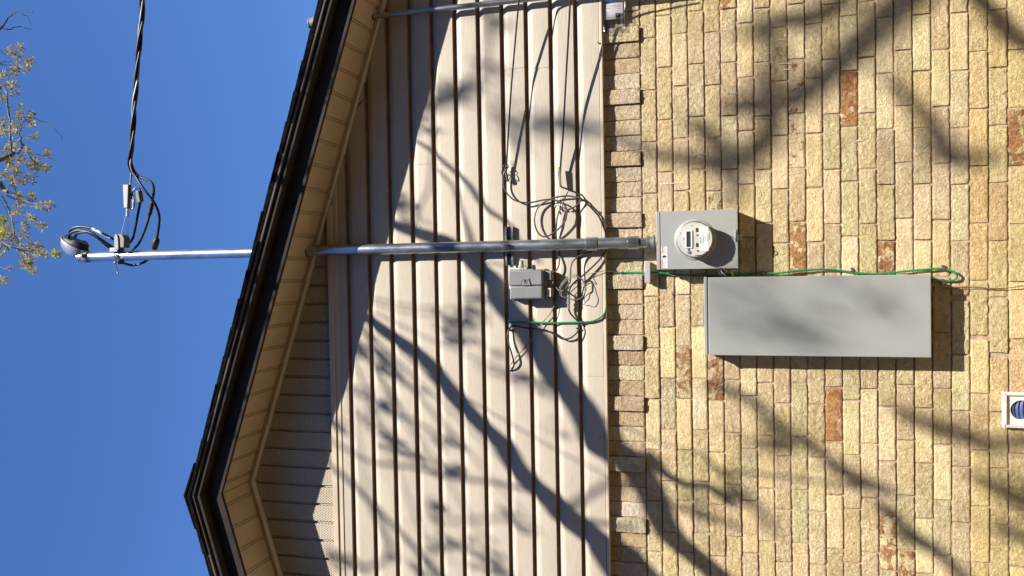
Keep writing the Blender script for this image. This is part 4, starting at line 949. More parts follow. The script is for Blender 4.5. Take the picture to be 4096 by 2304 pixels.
def on_paper(x0, y0, x1, y1, th=.0012):
    pts = []
    for (x, y) in ((x0, y0), (x1, y0), (x1, y1), (x0, y1)):
        px, py = K16([(x, y)])[0]; u = (px - 2410) / 86; pts.append(P(px, py, .020 + .007 * math.sin(max(0, min(1, u)) * 2.6) + th))
    return pts
q = on_paper(742, 472, 902, 625); 
part('logo', MB().add(q, [(0, 1, 2, 3)]), MT['ink'], bag)
ln = MB()
for (x0, x1, y) in ((320, 640, 48), (700, 900, 40), (340, 720, 84), (360, 640, 210), (680, 920, 190), (620, 915, 232), (360, 560, 300), (800, 920, 298), (370, 540, 300), (390, 480, 462), (380, 490, 512), (380, 490, 572)):
    ln.add(on_paper(x0, y, x1, y + 9, .001), [(0, 1, 2, 3)])
for (x0, x1, y) in ((400, 950, 436),): ln.add(on_paper(x0, y, x1, y + 3, .001), [(0, 1, 2, 3)])
for k in range(9):
    for (x0, x1) in ((340, 700), (720, 920)): ln.add(on_paper(x0 + (k * 37) % 60, -60 - k * 95, x1 - (k * 53) % 70, -50 - k * 95, .001), [(0, 1, 2, 3)])
part('print_lines', ln, MT['pencil'], bag)
cq = P(*K16([(822, 548)])[0], .020 + .0095)
text('B', .0155, (cq.x + .0055, cq.y, cq.z - .005), MT['white'], bag, rot=(R(90), R(-90), 0))
# ------------------------------------------------------------------ dryer vent
vx0, vx1 = P(4013, 1710, .02).x, P(4013, 1569, .02).x; vz1 = P(4013, 1640, .02).z; S_ = vx1 - vx0; vz0 = vz1 - S_ * 1.02
dv = thing('dryer_vent', 'square chalky white wall vent with louvres coloured like reflected sky behind a round hole', 'vent', V((vx0 + vx1) / 2, 0, vz0))
fw_ = .0115; fm = MB()
for q in ((vx0, vx0 + fw_, vz0, vz1), (vx1 - fw_, vx1, vz0, vz1), (vx0 + fw_ + .0003, vx1 - fw_ - .0003, vz1 - fw_, vz1), (vx0 + fw_ + .0003, vx1 - fw_ - .0003, vz0, vz0 + fw_)): fm.box(q[0], q[1], .001, .024, q[2], q[3])
part('frame', fm, MT['ventw'], dv, bevel=.0015)
vc = P(4085, 1640, .012); hr = .0385; m_ = MB(); n_ = 48
ix0, ix1, iz0, iz1 = vx0 + fw_ + .0005, vx1 - fw_ - .0005, vz0 + fw_ + .0005, vz1 - fw_ - .0005
out_, inn = [], []
for k in range(n_):
    t = 2 * math.pi * k / n_ + .0001; cx, cz = math.cos(t), math.sin(t)
    sx = min(((ix1 - vc.x) / cx) if cx > 0 else ((ix0 - vc.x) / cx), ((iz1 - vc.z) / cz) if cz > 0 else ((iz0 - vc.z) / cz))
    out_.append((vc.x + cx * sx, -.013, vc.z + cz * sx)); inn.append((vc.x + cx * hr, -.013, vc.z + cz * hr))
ib = [(x, -.0, z) for x, y, z in inn]
m_.add(out_ + inn + ib, [(k, (k + 1) % n_, n_ + (k + 1) % n_, n_ + k) for k in range(n_)] + [(n_ + k, n_ + (k + 1) % n_, 2 * n_ + (k + 1) % n_, 2 * n_ + k) for k in range(n_)])
part('plate', m_, MT['ventw'], dv)
part('duct', MB().lathe((vc.x, .0, vc.z), (0, 1, 0), [(-.0125, hr + .0002), (-.002, hr + .0002), (.006, hr), (.006, 0)], 40), MT['seam'], dv, smooth_=True)
for k in range(5):
    z0_ = vc.z + hr - .012 - k * .0155
    hwid = math.sqrt(max(.0001, hr * hr - (z0_ - vc.z) ** 2)) - .003
    if hwid < .008: continue
    lv = MB(); vs_ = []
    for i in range(13):
        u = -1 + i / 6; bow = .004 * (1 - u * u)
        vs_ += [(vc.x + hwid * u, -.008 + .0, z0_ - .004 + bow), (vc.x + hwid * u, -.0015, z0_ + .004 + bow), (vc.x + hwid * u, -.0005, z0_ + .003 + bow), (vc.x + hwid * u, -.007, z0_ - .005 + bow)]
    lv.add(vs_, [(i * 4 + a, i * 4 + (a + 1) % 4, i * 4 + 4 + (a + 1) % 4, i * 4 + 4 + a) for i in range(12) for a in range(4)])
    part('louvre', lv, MT['blue'], dv)
for (px, py) in ((4020.5, 1576), (4021, 1703)):
    c = P(px, py, .0242); part('screw', MB().lathe(c, (0, -1, 0), [(0, .0024), (.001, .0022), (.0014, 0)], 10), MT['ink'], dv)

# ------------------------------------------------------------------ trees
sun = Vector((SA, -1, SB))
def shade(pts, t, d=.02):
    """the place, t metres out from the wall along the sun's ray, of the branch whose shade the photo shows at these wall pixels"""
    tt = t if hasattr(t, '__len__') else [t, t]
    n = len(pts); out = []
    for i, p in enumerate(pts):
        a = i / max(1, n - 1); out.append(P(p[0], p[1], d) + sun * (tt[0] + (tt[1] - tt[0]) * a))
    return out
def radii(pts, s, n=5, k=1 / 870):
    w_ = [max(1.0, p[2]) / s * k / 2 for p in pts]; out = []
    if len(pts) < 3: return w_
    for i in range(len(w_) - 1):
        for j in range(n): out.append(w_[i] + (w_[i + 1] - w_[i]) * j / n)
    return out + [w_[-1]]
def leaves(mb, c, rad, n, size, rr, cols, thin=.35):
    for _ in range(n):
        p = c + Vector((rr.gauss(0, 1), rr.gauss(0, 1), rr.gauss(0, 1))) * rad * .5
        a = Vector((rr.gauss(0, 1), rr.gauss(0, 1), rr.gauss(0, 1))).normalized(); b = a.orthogonal().normalized(); f = a.cross(b)
        L_ = size * rr.uniform(.6, 1.3); W_ = L_ * thin
        mb.add([p - a * L_ * .5, p + b * W_ * .5 + f * W_ * .2, p + a * L_ * .5, p - b * W_ * .5 + f * W_ * .2], [(0, 1, 2, 3)]); cols.append(rr.random())
def leafobj(name, mb, mt, parent, cols):
    o = obj(name, mb, mt, parent); at = o.data.attributes.new('leafcol', 'FLOAT', 'FACE')
    at.data.foreach_set('value', np.array(cols, dtype=np.float32)); return o
# tree one: leaning limbs close to the wall
rr = random.Random(21)
t1 = MB(); lf1 = MB(); lc1 = []
def limb(mbx, pts, s, t, n=5): 
    ph = shade(pts, t); mbx.tube(smooth(ph, n), radii(pts_raw, s, n), 8)
def branch(mbx, K, s, raw, t, nn=7, ext=None, wk=1.0):
    px = [p[:2] for p in K(raw)]; ph = shade(px, t)
    w_ = [(p[0], p[1], p[2] * wk) for p in raw]
    rad = radii(w_, s); path = smooth(ph)
    if ext: path = [Vector(q) for q in ext] + path; rad = [rad[0]] * len(ext) + rad
    mbx.tube(path, rad, nn); return path
raw = [(1440, 1310, 112), (1330, 1225, 118), (1230, 1150, 118), (1170, 1085, 105), (1060, 990, 92), (980, 900, 94), (930, 810, 92), (830, 715, 80), (740, 625, 82), (640, 510, 84), (560, 405, 76), (470, 325, 74), (350, 245, 70), (230, 155, 56), (130, 80, 48), (20, 10, 40)]
pA = branch(t1, S1, 1.2557, raw, (1.9, 1.6), 10, wk=.92)
px = [p[:2] for p in S2([(60, 1100), (120, 1140), (200, 1172), (300, 1203), (400, 1240), (500, 1310), (570, 1380), (640, 1449)])] + [p[:2] for p in S1([(930, 100), (1010, 190), (1080, 270), (1130, 360), (1190, 460), (1250, 530), (1320, 620), (1370, 720), (1400, 800)])] + [p[:2] for p in S4([(130, 720), (210, 830), (280, 950), (330, 1085), (400, 1200), (500, 1290), (600, 1370), (700, 1460), (800, 1560)])]
wd = [30, 40, 46, 54, 60, 62, 68, 72, 78, 84, 98, 94, 84, 88, 90, 88, 90, 92, 90, 84, 80, 76, 72, 70, 68, 70]
ph = shade(px, (1.6, 2.1)); t1.tube(smooth(ph), radii([(0, 0, w_) for w_ in wd], 1), 10); pB = ph
TR = Vector((-1.75, -2.9, gz)); fork = Vector((-1.6, -2.75, 2.0))
t1.tube(smooth([TR, Vector((-1.72, -2.85, 0)), fork]), [.20] * 5 + [.15] * 6, 12)
t1.tube(smooth([fork, Vector((-1.1, -2.4, 2.75)), pA[0]]), [.15] * 5 + [.09] * 5 + [.065], 10)
t1.tube(smooth([fork, Vector((-1.3, -2.5, 2.4)), pB[-1]]), [.13] * 5 + [.07] * 5 + [.05], 10)
twigs1 = [  # (crop, scale, points with width, t)
 (S2, 1.26, [(120, 640, 14), (200, 700, 18), (300, 762, 26), (400, 850, 28), (500, 940, 30), (560, 1030, 30), (620, 1085, 30), (700, 1140, 26), (760, 1240, 22), (860, 1330, 20)], (1.6, 1.8)),
 (S2, 1.26, [(330, 860, 16), (380, 905, 18), (430, 970, 18), (465, 1080, 22), (500, 1170, 26), (520, 1240, 30), (560, 1330, 30)], (1.8, 1.7)),
 (S1, 1.2557, [(-30, 830, 26), (60, 900, 30), (150, 980, 34), (230, 1060, 36), (300, 1130, 38), (370, 1205, 34), (450, 1285, 36), (530, 1375, 40), (600, 1470, 44)], (2.2, 2.2)),
 (S1, 1.2557, [(245, 1070, 26), (300, 1190, 30), (345, 1280, 30), (350, 1340, 30), (300, 1390, 28), (200, 1412, 28), (90, 1392, 24), (20, 1360, 20)], (2.2, 2.4)),
 (S1, 1.2557, [(20, 740, 18), (150, 830, 22), (280, 890, 24), (420, 902, 26), (560, 930, 30), (650, 958, 30), (760, 972, 26), (880, 987, 26), (1000, 1012, 28), (1080, 1035, 28)], (2.3, 2.0)),
 (S1, 1.2557, [(1235, 1140, 44), (1330, 1062, 32), (1430, 1008, 30), (1560, 930, 26), (1680, 860, 22)], (1.9, 2.2)),
 (S1, 1.2557, [(1300, 1165, 34), (1420, 1192, 30), (1560, 1210, 24)], (1.9, 2.0)),
 (S1, 1.2557, [(140, 500, 22), (260, 590, 24), (350, 640, 24), (480, 680, 22), (620, 770, 20), (700, 790, 16)], (2.6, 2.4)),
 (S1, 1.2557, [(170, 640, 18), (290, 700, 24), (380, 790, 26), (470, 860, 22), (560, 900, 18)], (2.6, 2.3)),
 (S1, 1.2557, [(150, 300, 20), (250, 312, 22), (330, 400, 26), (360, 440, 30), (440, 500, 22), (560, 540, 18)], (2.5, 2.2)),
 (S1, 1.2557, [(600, 200, 22), (680, 220, 26), (780, 170, 18), (850, 130, 14)], (2.6, 2.4)),
 (S1, 1.2557, [(700, 170, 16), (740, 90, 22), (720, 20, 18)], (2.6, 2.6)),
 (S1, 1.2557, [(560, 1060, 16), (565, 1125, 26), (620, 1180, 18), (920, 1165, 20), (1000, 1200, 22), (1100, 1230, 16)], (2.7, 2.6)),
 (S1, 1.2557, [(610, 1260, 34), (690, 1300, 26), (780, 1340, 34), (870, 1400, 34), (950, 1470, 30)], (2.7, 2.6)),
 (S1, 1.2557, [(800, 420, 14), (960, 460, 22), (1100, 490, 22), (1200, 540, 16)], (2.8, 2.6)),
 (S4, 1.5189, [(250, 690, 70), (330, 790, 70), (420, 855, 58), (500, 885, 52), (600, 885, 46), (680, 930, 70), (760, 1000, 60)], (2.0, 2.4)),
 (S4, 1.5189, [(600, 700, 30), (640, 760, 34), (700, 798, 32), (780, 806, 28), (900, 816, 26), (1060, 832, 26), (1200, 850, 24), (1330, 870, 24), (1450, 880, 28), (1580, 885, 34)], (2.4, 2.8)),
 (S4, 1.5189, [(400, 1010, 30), (500, 1042, 38), (600, 1080, 44), (700, 1110, 36), (840, 1140, 30)], (2.6, 3.0)),
 (S2, 1.26, [(60, 1020, 26), (140, 1040, 34), (240, 1045, 26)], (2.0, 2.0)),
 (S2, 1.26, [(200, 600, 12), (260, 650, 22), (330, 700, 14)], (2.0, 2.0)),
]
cb = []
for (K, s, raw, t) in twigs1:
    t = (t[0] + .7, t[1] + .7) if max(q[2] for q in raw) < 46 and K is S1 else t
    cb.append(branch(t1, K, s, raw, t, 6, wk=.8))
# thin shoots tie the free twigs to their limbs, outside the picture's shade as far as may be
mainpts = list(pA) + [Vector(v) for v in pB]
for c_ in cb:
    best = min(((a - q).length, i, q) for i, a in ((0, c_[0]), (1, c_[-1])) for q in [Vector(m0) for m0 in mainpts[::3]] for _ in (0,)) if False else None
    bl = 1e9
    for a in (c_[0], c_[-1]):
        for q in mainpts[::3]:
            if (a - q).length < bl: bl = (a - q).length; ba, bq = a, q
    if bl > .02: t1.tube([bq, (bq + ba) / 2 + Vector((0, -.05, .04)), ba], .004, 5)
for (K, x, y, rad, n, t) in ((S1, 330, 400, .07, 16, 2.4), (S1, 280, 320, .06, 12, 2.6), (S1, 250, 560, .07, 14, 2.6), (S1, 320, 610, .06, 14, 2.5), (S1, 240, 690, .05, 10, 2.6), (S1, 390, 810, .07, 18, 2.4), (S1, 320, 770, .05, 10, 2.5), (S1, 640, 785, .06, 14, 2.4), (S1, 650, 925, .06, 14, 2.3), (S1, 640, 200, .07, 18, 2.6), (S1, 690, 235, .06, 12, 2.6), (S1, 745, 80, .06, 14, 2.7), (S1, 755, 185, .05, 10, 2.6), (S1, 570, 1120, .05, 12, 2.7), (S1, 640, 1290, .08, 20, 2.7), (S1, 830, 1370, .08, 20, 2.7), (S1, 500, 1400, .08, 16, 2.7), (S1, 960, 1170, .05, 10, 2.7), (S1, 990, 450, .06, 12, 2.8), (S1, 1100, 490, .06, 12, 2.8), (S1, 850, 370, .07, 12, 2.9), (S1, 97, 700, .03, 8, 2.3), (S1, 80, 1360, .06, 14, 2.5), (S2, 150, 1045, .06, 14, 2.2), (S2, 110, 1030, .05, 10, 2.2), (S2, 260, 650, .05, 12, 2.2), (S2, 170, 1010, .05, 8, 2.2), (S1, 1190, 745, .05, 8, 3), (S1, 160, 310, .05, 10, 2.6)):
    px = K([(x, y)])[0][:2]; leaves(lf1, P(*px, .03) + sun * t, rad, n, .05, rr, lc1, .5)
yt = thing('leaning_tree', 'budding tree with two long leaning limbs that shade the siding', 'tree', TR)
part('trunk', t1, MT['bark'], yt, smooth_=True, ang=80)
lo = leafobj('crown', lf1, MT['leaf'], yt, lc1); lo.location = -yt.location
# tree two: farther out, softer shade on the brick
t2 = MB(); lf2 = MB(); lc2 = []; cb2 = []
twigs2 = [
 (S3, 1.5189, [(1940, -120, 70), (1800, 0, 74), (1690, 100, 76), (1570, 225, 72), (1450, 330, 68), (1350, 430, 64), (1250, 515, 64), (1150, 575, 66), (1030, 605, 70), (930, 605, 60), (820, 622, 50), (720, 650, 34)], (4.6, 5.0)),
 (S3, 1.5189, [(1460, -20, 50), (1330, 50, 56), (1220, 90, 58), (1100, 95, 56), (1000, 120, 50), (900, 170, 36), (800, 210, 24)], (4.6, 5.2)),
 (S3, 1.5189, [(1030, 620, 60), (1010, 760, 56), (950, 850, 56), (880, 912, 56), (800, 962, 56), (720, 992, 58), (600, 965, 48), (450, 942, 44), (330, 930, 38), (180, 880, 30)], (4.9, 5.2)),
 (S3, 1.5189, [(740, 985, 44), (775, 1060, 46), (780, 1150, 40), (740, 1240, 30)], (5, 5.2)),
 (S3, 1.5189, [(2240, -60, 44), (2310, 10, 46), (2380, 85, 50), (2450, 165, 50), (2520, 225, 48), (2620, 280, 46), (2800, 330, 50)], (3.2, 3.6)),
 (S3, 1.5189, [(1700, 440, 26), (1760, 505, 32), (1850, 595, 38), (1950, 685, 44), (2030, 820, 54), (2080, 930, 56), (2160, 960, 46), (2260, 930, 36), (2400, 900, 26)], (4.8, 5)),
 (S3, 1.5189, [(980, 180, 36), (1050, 280, 44), (1000, 400, 36), (960, 480, 44), (980, 560, 50)], (5, 5)),
 (S3, 1.5189, [(520, 720, 36), (600, 770, 44), (640, 830, 46), (700, 900, 40), (730, 960, 40)], (5, 5)),
 (S4, 1.5189, [(1200, 580, 24), (1270, 662, 32), (1350, 722, 34), (1430, 792, 40), (1500, 852, 44), (1580, 885, 44), (1660, 900, 38), (1760, 930, 30)], (3.4, 3.8)),
 (S4, 1.5189, [(1640, 980, 28), (1780, 1110, 36), (1850, 1180, 44), (1950, 1240, 44), (2030, 1300, 42), (2100, 1372, 42), (2180, 1452, 40), (2300, 1560, 40)], (3.2, 3.6)),
 (S4, 1.5189, [(1740, 400, 36), (1820, 450, 46), (1950, 520, 46), (2060, 562, 48), (2200, 602, 52), (2330, 640, 52), (2460, 620, 50), (2620, 600, 50)], (4.2, 4.4)),
 (S4, 1.5189, [(2250, 830, 40), (2350, 880, 50), (2460, 950, 60), (2600, 1010, 60)], (4.2, 4.4)),
 (S4, 1.5189, [(2380, 1090, 30), (2460, 1180, 40), (2560, 1230, 40), (2700, 1250, 40)], (4, 4.4)),
 (S4, 1.5189, [(750, 880, 36), (850, 960, 34), (950, 1060, 34), (1000, 1180, 30)], (4, 4)),
 (S4, 1.5189, [(880, 620, 30), (960, 640, 36), (1060, 660, 32), (1180, 630, 30), (1270, 650, 30)], (4, 3.6)),
 (S4, 1.5189, [(640, 290, 30), (740, 300, 40), (900, 390, 40), (1010, 480, 34), (1140, 560, 26)], (4.2, 4)),
 (K11, 1.8453, [(480, 230, 40), (600, 310, 54), (740, 370, 80), (840, 430, 70), (960, 540, 56), (1060, 690, 70), (1180, 750, 60), (1300, 830, 40)], (4.2, 4.2)),
 (K11, 1.8453, [(820, 180, 60), (960, 240, 60), (1100, 380, 50), (1160, 540, 60), (1100, 680, 60)], (4.6, 4.4)),
 (K11, 1.8453, [(1440, 190, 40), (1560, 380, 46), (1660, 480, 40), (1720, 540, 30)], (4.8, 4.6)),
 (K11, 1.8453, [(260, 440, 40), (420, 480, 50), (560, 590, 54), (700, 640, 54), (850, 630, 54), (1000, 690, 60)], (4.6, 4.4)),
 (S2, 1.26, [(580, -40, 30), (610, 60, 34), (590, 200, 30), (575, 350, 30), (540, 420, 34), (430, 470, 34), (330, 510, 30), (250, 560, 20)], (3.8, 4)),
 (S2, 1.26, [(600, 560, 34), (700, 620, 50), (820, 630, 44), (960, 650, 70), (1080, 640, 60), (1180, 670, 44), (1300, 700, 40)], (4.6, 5)),
 (S2, 1.26, [(700, 620, 40), (760, 720, 40), (790, 800, 30)], (4.6, 4.6)),
 (S2, 1.26, [(230, 590, 20), (330, 560, 34), (430, 520, 44), (540, 460, 34)], (4.4, 4)),
]
for (K, s, raw, t) in twigs2:
    if K is K11: t = (6.3, 6.5)
    cb2.append(branch(t2, K, s, raw, t, 7, wk=.17 if K is K11 else 1.85 if K is S3 else 1.45 if K is S4 else .8))
rr = random.Random(5)
for (K, x, y, rad, n, t) in ((K11, 760, 390, .13, 26, 6.6), (K11, 1060, 720, .14, 30, 6.6), (K11, 830, 640, .14, 14, 6.4), (K11, 1140, 540, .14, 16, 6.4), (K11, 1640, 450, .12, 14, 6.4), (S3, 1030, 600, .12, 24, 5), (S3, 720, 960, .12, 24, 5), (S3, 1000, 450, .12, 14, 5), (S3, 2060, 900, .12, 22, 5), (S3, 1560, 240, .1, 16, 5), (S3, 620, 800, .1, 18, 5), (S2, 585, 100, .09, 18, 4), (S2, 575, 360, .07, 16, 4), (S2, 440, 460, .09, 22, 4), (S2, 960, 640, .13, 30, 4.8), (S2, 710, 610, .1, 20, 4.8), (S2, 330, 520, .08, 14, 4.4), (S4, 2300, 620, .1, 20, 4.4), (S4, 2440, 940, .12, 24, 4.4), (S4, 560, 1060, .08, 14, 4), (S4, 740, 950, .08, 16, 4), (S4, 1480, 850, .06, 12, 3.6), (S4, 1830, 1160, .06, 12, 3.4), (S4, 960, 640, .08, 12, 4), (S4, 1040, 500, .08, 10, 4), (S4, 1980, 480, .1, 16, 4.4), (S4, 2440, 1160, .09, 14, 4.4), (S3, 2420, 120, .07, 16, 3.6), (S3, 1100, 110, .1, 16, 5)):
    px = K([(x, y)])[0][:2]; leaves(lf2, P(*px, .03) + sun * t, rad, n, .055, rr, lc2, .5)
T2 = Vector((7.6, -6.3, gz)); crown = Vector((5.6, -5.4, 8.4))
t2.tube(smooth([T2, Vector((7.6, -6.2, 2)), Vector((7.4, -5.9, 5.5)), crown, Vector((4.9, -5.0, 10.5))]), [.28] * 5 + [.24] * 5 + [.18] * 5 + [.10] * 5 + [.05], 12)
sp2 = smooth([Vector((7.4, -5.9, 5.5)), crown, Vector((4.9, -5.0, 10.5))], 8)
for c_ in (cb2[0], cb2[1], cb2[4]):
    a = c_[0]; q = min(sp2, key=lambda v: (v - a).length); t2.tube(smooth([q, (q + a) / 2 + Vector((.1, 0, .25)), a]), .03, 7)
for i, c_ in enumerate(cb2):
    if i in (0, 1, 4): continue
    bl = 1e9
    for j, o_ in enumerate(cb2):
        if j == i: continue
        for a in (c_[0], c_[-1]):
            for q in o_[::3]:
                if (a - q).length < bl: bl = (a - q).length; ba, bq = a, q
    if bl > .03: t2.tube([bq, (bq + ba) / 2 + Vector((.02, -.04, .05)), ba], .0045, 5)
ft = thing('spreading_tree', 'taller budding tree whose softer shade falls across the brick and the grey panel', 'tree', T2)
part('trunk', t2, MT['bark'], ft, smooth_=True, ang=80)
lo = leafobj('crown', lf2, MT['leaf'], ft, lc2); lo.location = -ft.location
# tree three: pale yellow buds against the sky, rooted beyond the house with a limb over the roof
t3 = MB(); t3d = MB(); l3 = MB(); c3 = []; l3b = MB(); c3b = []
DB = -5.0; kpx = 1 / 275
def tw(K, s, raw, dark=False, dd=0.0):
    px = K(raw); pts = [P(p[0], p[1], DB + dd + .18 * math.sin(i * 1.3 + p[1] * .01)) for i, p in enumerate(px)]
    rad = radii([(0, 0, p[2] * .82) for p in raw], s, 4, kpx); path = smooth(pts, 4)
    path = [q + Vector((rr.gauss(0, 1), rr.gauss(0, 1), rr.gauss(0, 1))) * .006 for q in path]
    (t3d if dark else t3).tube(path, rad if len(path) == len(rad) else rad[:len(path)], 6); return path
bl_ = [(K20, 2.634, [(-420, 60, 90), (-200, 150, 70), (0, 100, 55), (100, 58, 48), (180, 16, 42), (232, -22, 34)]),
 (K19, 2.588, [(238, 1242, 34), (216, 1200, 24), (206, 1140, 15), (215, 1060, 13), (250, 1000, 10), (330, 962, 6)]),
 (K20, 2.634, [(262, 0, 15), (310, 60, 16), (350, 120, 14), (420, 170, 12), (505, 212, 7)]),
 (K19, 2.588, [(110, 498, 6), (75, 570, 9), (55, 640, 16), (72, 740, 20), (76, 840, 22), (95, 950, 23), (100, 1080, 22), (110, 1230, 22), (122, 1322, 20), (130, 1370, 20)]),
 (K20, 2.634, [(-420, 250, 80), (-150, 310, 76), (-20, 350, 68), (30, 392, 58), (82, 446, 44)]),
 (K20, 2.634, [(10, 470, 18), (70, 560, 18), (105, 660, 20), (125, 760, 18), (150, 880, 15), (200, 970, 12), (245, 1022, 9)]),
 (K20, 2.634, [(60, 470, 14), (150, 512, 16), (220, 562, 14), (280, 592, 10), (400, 605, 7), (510, 660, 5)]),
 (K20, 2.634, [(85, 430, 10), (160, 472, 9), (230, 522, 9), (300, 550, 7), (430, 560, 6), (575, 551, 5)]),
 (K20, 2.634, [(85, 405, 11), (120, 312, 8), (142, 245, 5)]),
 (K20, 2.634, [(235, 585, 6), (258, 660, 5), (275, 750, 4)]),
 (K20, 2.634, [(128, 765, 7), (240, 770, 6), (390, 805, 6), (450, 808, 5)]),
 (K20, 2.634, [(-260, 860, 40), (-100, 930, 24), (15, 966, 16), (100, 1012, 14), (200, 1046, 12), (330, 1070, 10), (450, 1082, 7), (565, 1090, 5)]),
 (K20, 2.634, [(195, 1048, 8), (250, 1150, 7), (300, 1210, 6), (342, 1262, 5)]),
 (K20, 2.634, [(-60, 900, 26), (0, 960, 22), (2, 1042, 16)]), (K20, 2.634, [(335, 1080, 5), (352, 1110, 4), (372, 1142, 4)]),
 (K20, 2.634, [(-120, 1190, 12), (0, 1225, 7), (72, 1256, 5)]), (K20, 2.634, [(-120, 1330, 12), (0, 1370, 6), (40, 1380, 4)]),
 (K20, 2.634, [(0, 510, 7), (40, 590, 6), (95, 690, 7)]), (K20, 2.634, [(0, 760, 6), (60, 715, 6), (100, 690, 6)]), (K20, 2.634, [(130, 740, 6), (150, 800, 6), (160, 845, 5)]),
 (K20, 2.634, [(120, 80, 8), (130, 140, 7), (170, 185, 5)]), (K20, 2.634, [(0, 300, 7), (120, 325, 6), (250, 315, 5), (360, 290, 4)]),
 (K19, 2.588, [(20, 760, 5), (60, 810, 6), (75, 850, 6)]), (K19, 2.588, [(215, 1050, 5), (270, 1045, 5), (330, 1040, 4)]), (K19, 2.588, [(225, 1180, 6), (280, 1168, 5), (350, 1160, 4)]),
 (K19, 2.588, [(160, 1100, 5), (170, 1180, 6), (200, 1200, 6)]), (K19, 2.588, [(100, 1080, 6), (140, 1010, 5), (200, 960, 4)])]
for q in bl_: tw(*q)
dk = [(K19, 2.588, [(-200, 340, 16), (0, 402, 9), (130, 416, 10), (250, 431, 7), (312, 440, 4)]), (K19, 2.588, [(-120, 470, 10), (0, 470, 8), (110, 460, 7), (190, 441, 5)]),
 (K19, 2.588, [(-60, 420, 10), (20, 385, 8), (120, 376, 7), (262, 386, 5)]), (K19, 2.588, [(-80, 210, 9), (0, 260, 8), (60, 312, 7), (92, 340, 6)]), (K19, 2.588, [(-90, 570, 9), (0, 605, 7), (110, 640, 5)]),
 (K19, 2.588, [(-150, 972, 9), (0, 970, 8), (100, 966, 8), (200, 959, 7), (350, 962, 7), (440, 1000, 7), (526, 1026, 7), (582, 1092, 6), (652, 1180, 5)]),
 (K19, 2.588, [(90, 845, 5), (145, 843, 5), (202, 842, 5)]), (K19, 2.588, [(-60, 900, 7), (30, 858, 6), (100, 880, 5), (236, 873, 5)]),
 (K0, 2.5156, [(-160, 420, 26), (0, 290, 22), (40, 245, 19), (92, 170, 14), (182, 110, 11), (245, 125, 6), (337, 108, 5)]), (K0, 2.5156, [(185, 113, 7), (240, 145, 6), (292, 182, 5), (312, 246, 4)]),
 (K0, 2.5156, [(20, 275, 13), (95, 297, 12), (185, 268, 9), (318, 288, 6)]), (K19, 2.588, [(120, 1366, 8), (260, 1346, 7), (440, 1341, 7), (520, 1380, 6), (584, 1411, 5)]), (K19, 2.588, [(130, 1362, 6), (190, 1400, 5), (262, 1432, 4)]), (K19, 2.588, [(0, 1260, 8), (20, 1300, 6), (60, 1345, 5)])]
for q in dk: tw(*q, dark=True)
cl19 = [(210, 240, 40), (105, 260, 40), (170, 330, 50), (310, 380, 45), (150, 440, 60), (270, 450, 40), (30, 510, 45), (150, 500, 30), (130, 630, 55), (0, 640, 30), (150, 710, 45), (220, 840, 22), (20, 740, 35), (200, 930, 50), (330, 930, 35), (150, 1060, 70), (30, 1010, 40), (30, 1110, 50), (280, 990, 30), (345, 1030, 30), (350, 1150, 40), (130, 1230, 60), (280, 1300, 40), (480, 1330, 40), (370, 1410, 50), (50, 1300, 40), (220, 1390, 40), (90, 1410, 30)]
cl20 = [(100, 125, 35), (180, 165, 30), (290, 145, 25), (380, 170, 55), (480, 190, 45), (105, 205, 35), (170, 230, 40), (20, 250, 40), (150, 300, 65), (330, 300, 60), (240, 330, 25), (150, 390, 20), (180, 480, 45), (330, 500, 50), (220, 545, 35), (430, 580, 45), (530, 590, 45), (165, 640, 55), (330, 715, 55), (265, 795, 40), (440, 810, 45), (110, 885, 45), (240, 885, 55), (130, 965, 45), (210, 1020, 40), (300, 1020, 45), (370, 1010, 50), (440, 1040, 35), (400, 1090, 35), (485, 1100, 25), (265, 1100, 45), (310, 1160, 55), (240, 1200, 30), (290, 1225, 45), (350, 1265, 40), (20, 920, 40), (90, 1250, 20), (30, 1370, 45), (25, 1090, 18)]
yl = [(30, 740, 45), (40, 830, 60), (595, 1095, 40), (75, 1015, 25), (15, 880, 30)]
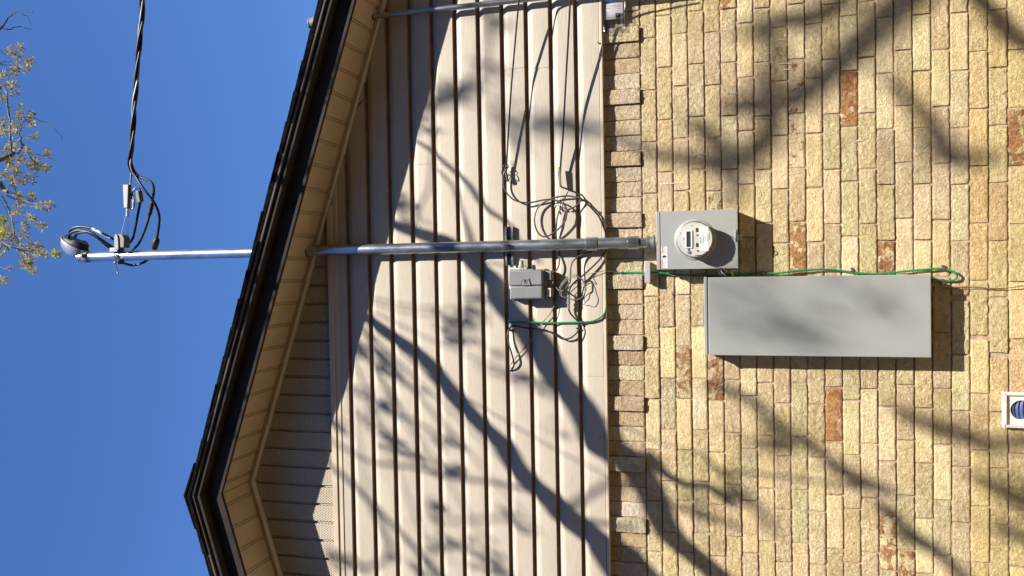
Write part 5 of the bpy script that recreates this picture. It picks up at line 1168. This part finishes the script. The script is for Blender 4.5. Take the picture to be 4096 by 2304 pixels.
def clump(K, s, x, y, r3, mbx, cols, q=.8):
    px = K([(x, y)])[0]; c = P(px[0], px[1], DB + rr.uniform(-.15, .15)); rad = r3 / s * kpx * .8
    for _ in range(max(4, int(r3 * q))):
        dr_ = Vector((rr.gauss(0, 1), rr.gauss(0, 1), rr.gauss(0, 1))).normalized(); p = c + dr_ * rad * rr.random() ** .5
        b = dr_.orthogonal().normalized(); b = (Matrix.Rotation(rr.uniform(0, 6.28), 3, dr_) @ b); ax_ = (dr_ + b * rr.uniform(-1, 1)).normalized(); w2 = ax_.cross(b if abs(ax_.dot(b)) < .9 else dr_).normalized()
        L_ = rr.uniform(.025, .06); W_ = rr.uniform(.010, .02)
        mbx.add([p - w2 * W_ * .5, p + ax_ * L_ * .5 - w2 * W_ * .7, p + ax_ * L_, p + ax_ * L_ * .5 + w2 * W_ * .7, p + w2 * W_ * .5], [(0, 1, 2, 3, 4)]); cols.append(rr.random() ** 1.3)
rr = random.Random(9)
for q in cl19: clump(K19, 2.588, *q, l3, c3)
for q in cl20: clump(K20, 2.634, *q, l3, c3)

for _ in range(70):     # the rest of the crown, above the picture
    clump(K20, 2.634, rr.uniform(-900, -60), rr.uniform(-1400, 1500), rr.uniform(30, 60), l3, c3, .5)
T3 = Vector((6.6, 6.5, gz)); j0 = P(-160, 640, DB)
t3.tube(smooth([T3, Vector((6.5, 6.4, 3)), Vector((5.9, 6.1, 7.5)), Vector((4.6, 5.6, 10.6)), Vector((3.0, 5.2, 11.6)), j0 + Vector((.3, 0, .4)), j0]), [.3] * 5 + [.27] * 5 + [.22] * 5 + [.17] * 5 + [.12] * 5 + [.1] * 5 + [.09], 12)
for q in (P(-160, 622, DB), P(-160, 695, DB), P(-99, 926, DB), P(-77, 231, DB), P(-64, 167, DB), P(-58, 475, DB), P(0, 352, DB)):
    s0_ = Vector((3.0, 5.2, 11.6)) if q.x > 1.5 else j0
    t3.tube(smooth([s0_, (s0_ + q) / 2 + Vector((0, 0, .25)), q]), [.05] * 5 + [.035] * 5 + [.02], 7)
bt = thing('budding_tree', 'tree with pale yellow bud clusters and bare twigs against the blue sky', 'tree', T3)
part('branches', t3, MT['bark'], bt, smooth_=True, ang=80); o = part('twigs', t3d, MT['twig'], bt, smooth_=True, ang=80); o['label'] = 'thin bare dark twigs'
lo = leafobj('crown', l3, MT['bud'], bt, c3); lo.location = -bt.location
for q in yl:
    l3b = MB(); c3b = []; clump(K20, 2.634, *q, l3b, c3b, 1.3)
    lo = leafobj('leaf_cluster', l3b, MT['bud2'], bt, c3b); lo.location = -bt.location; lo['label'] = 'bright yellow green young leaves'
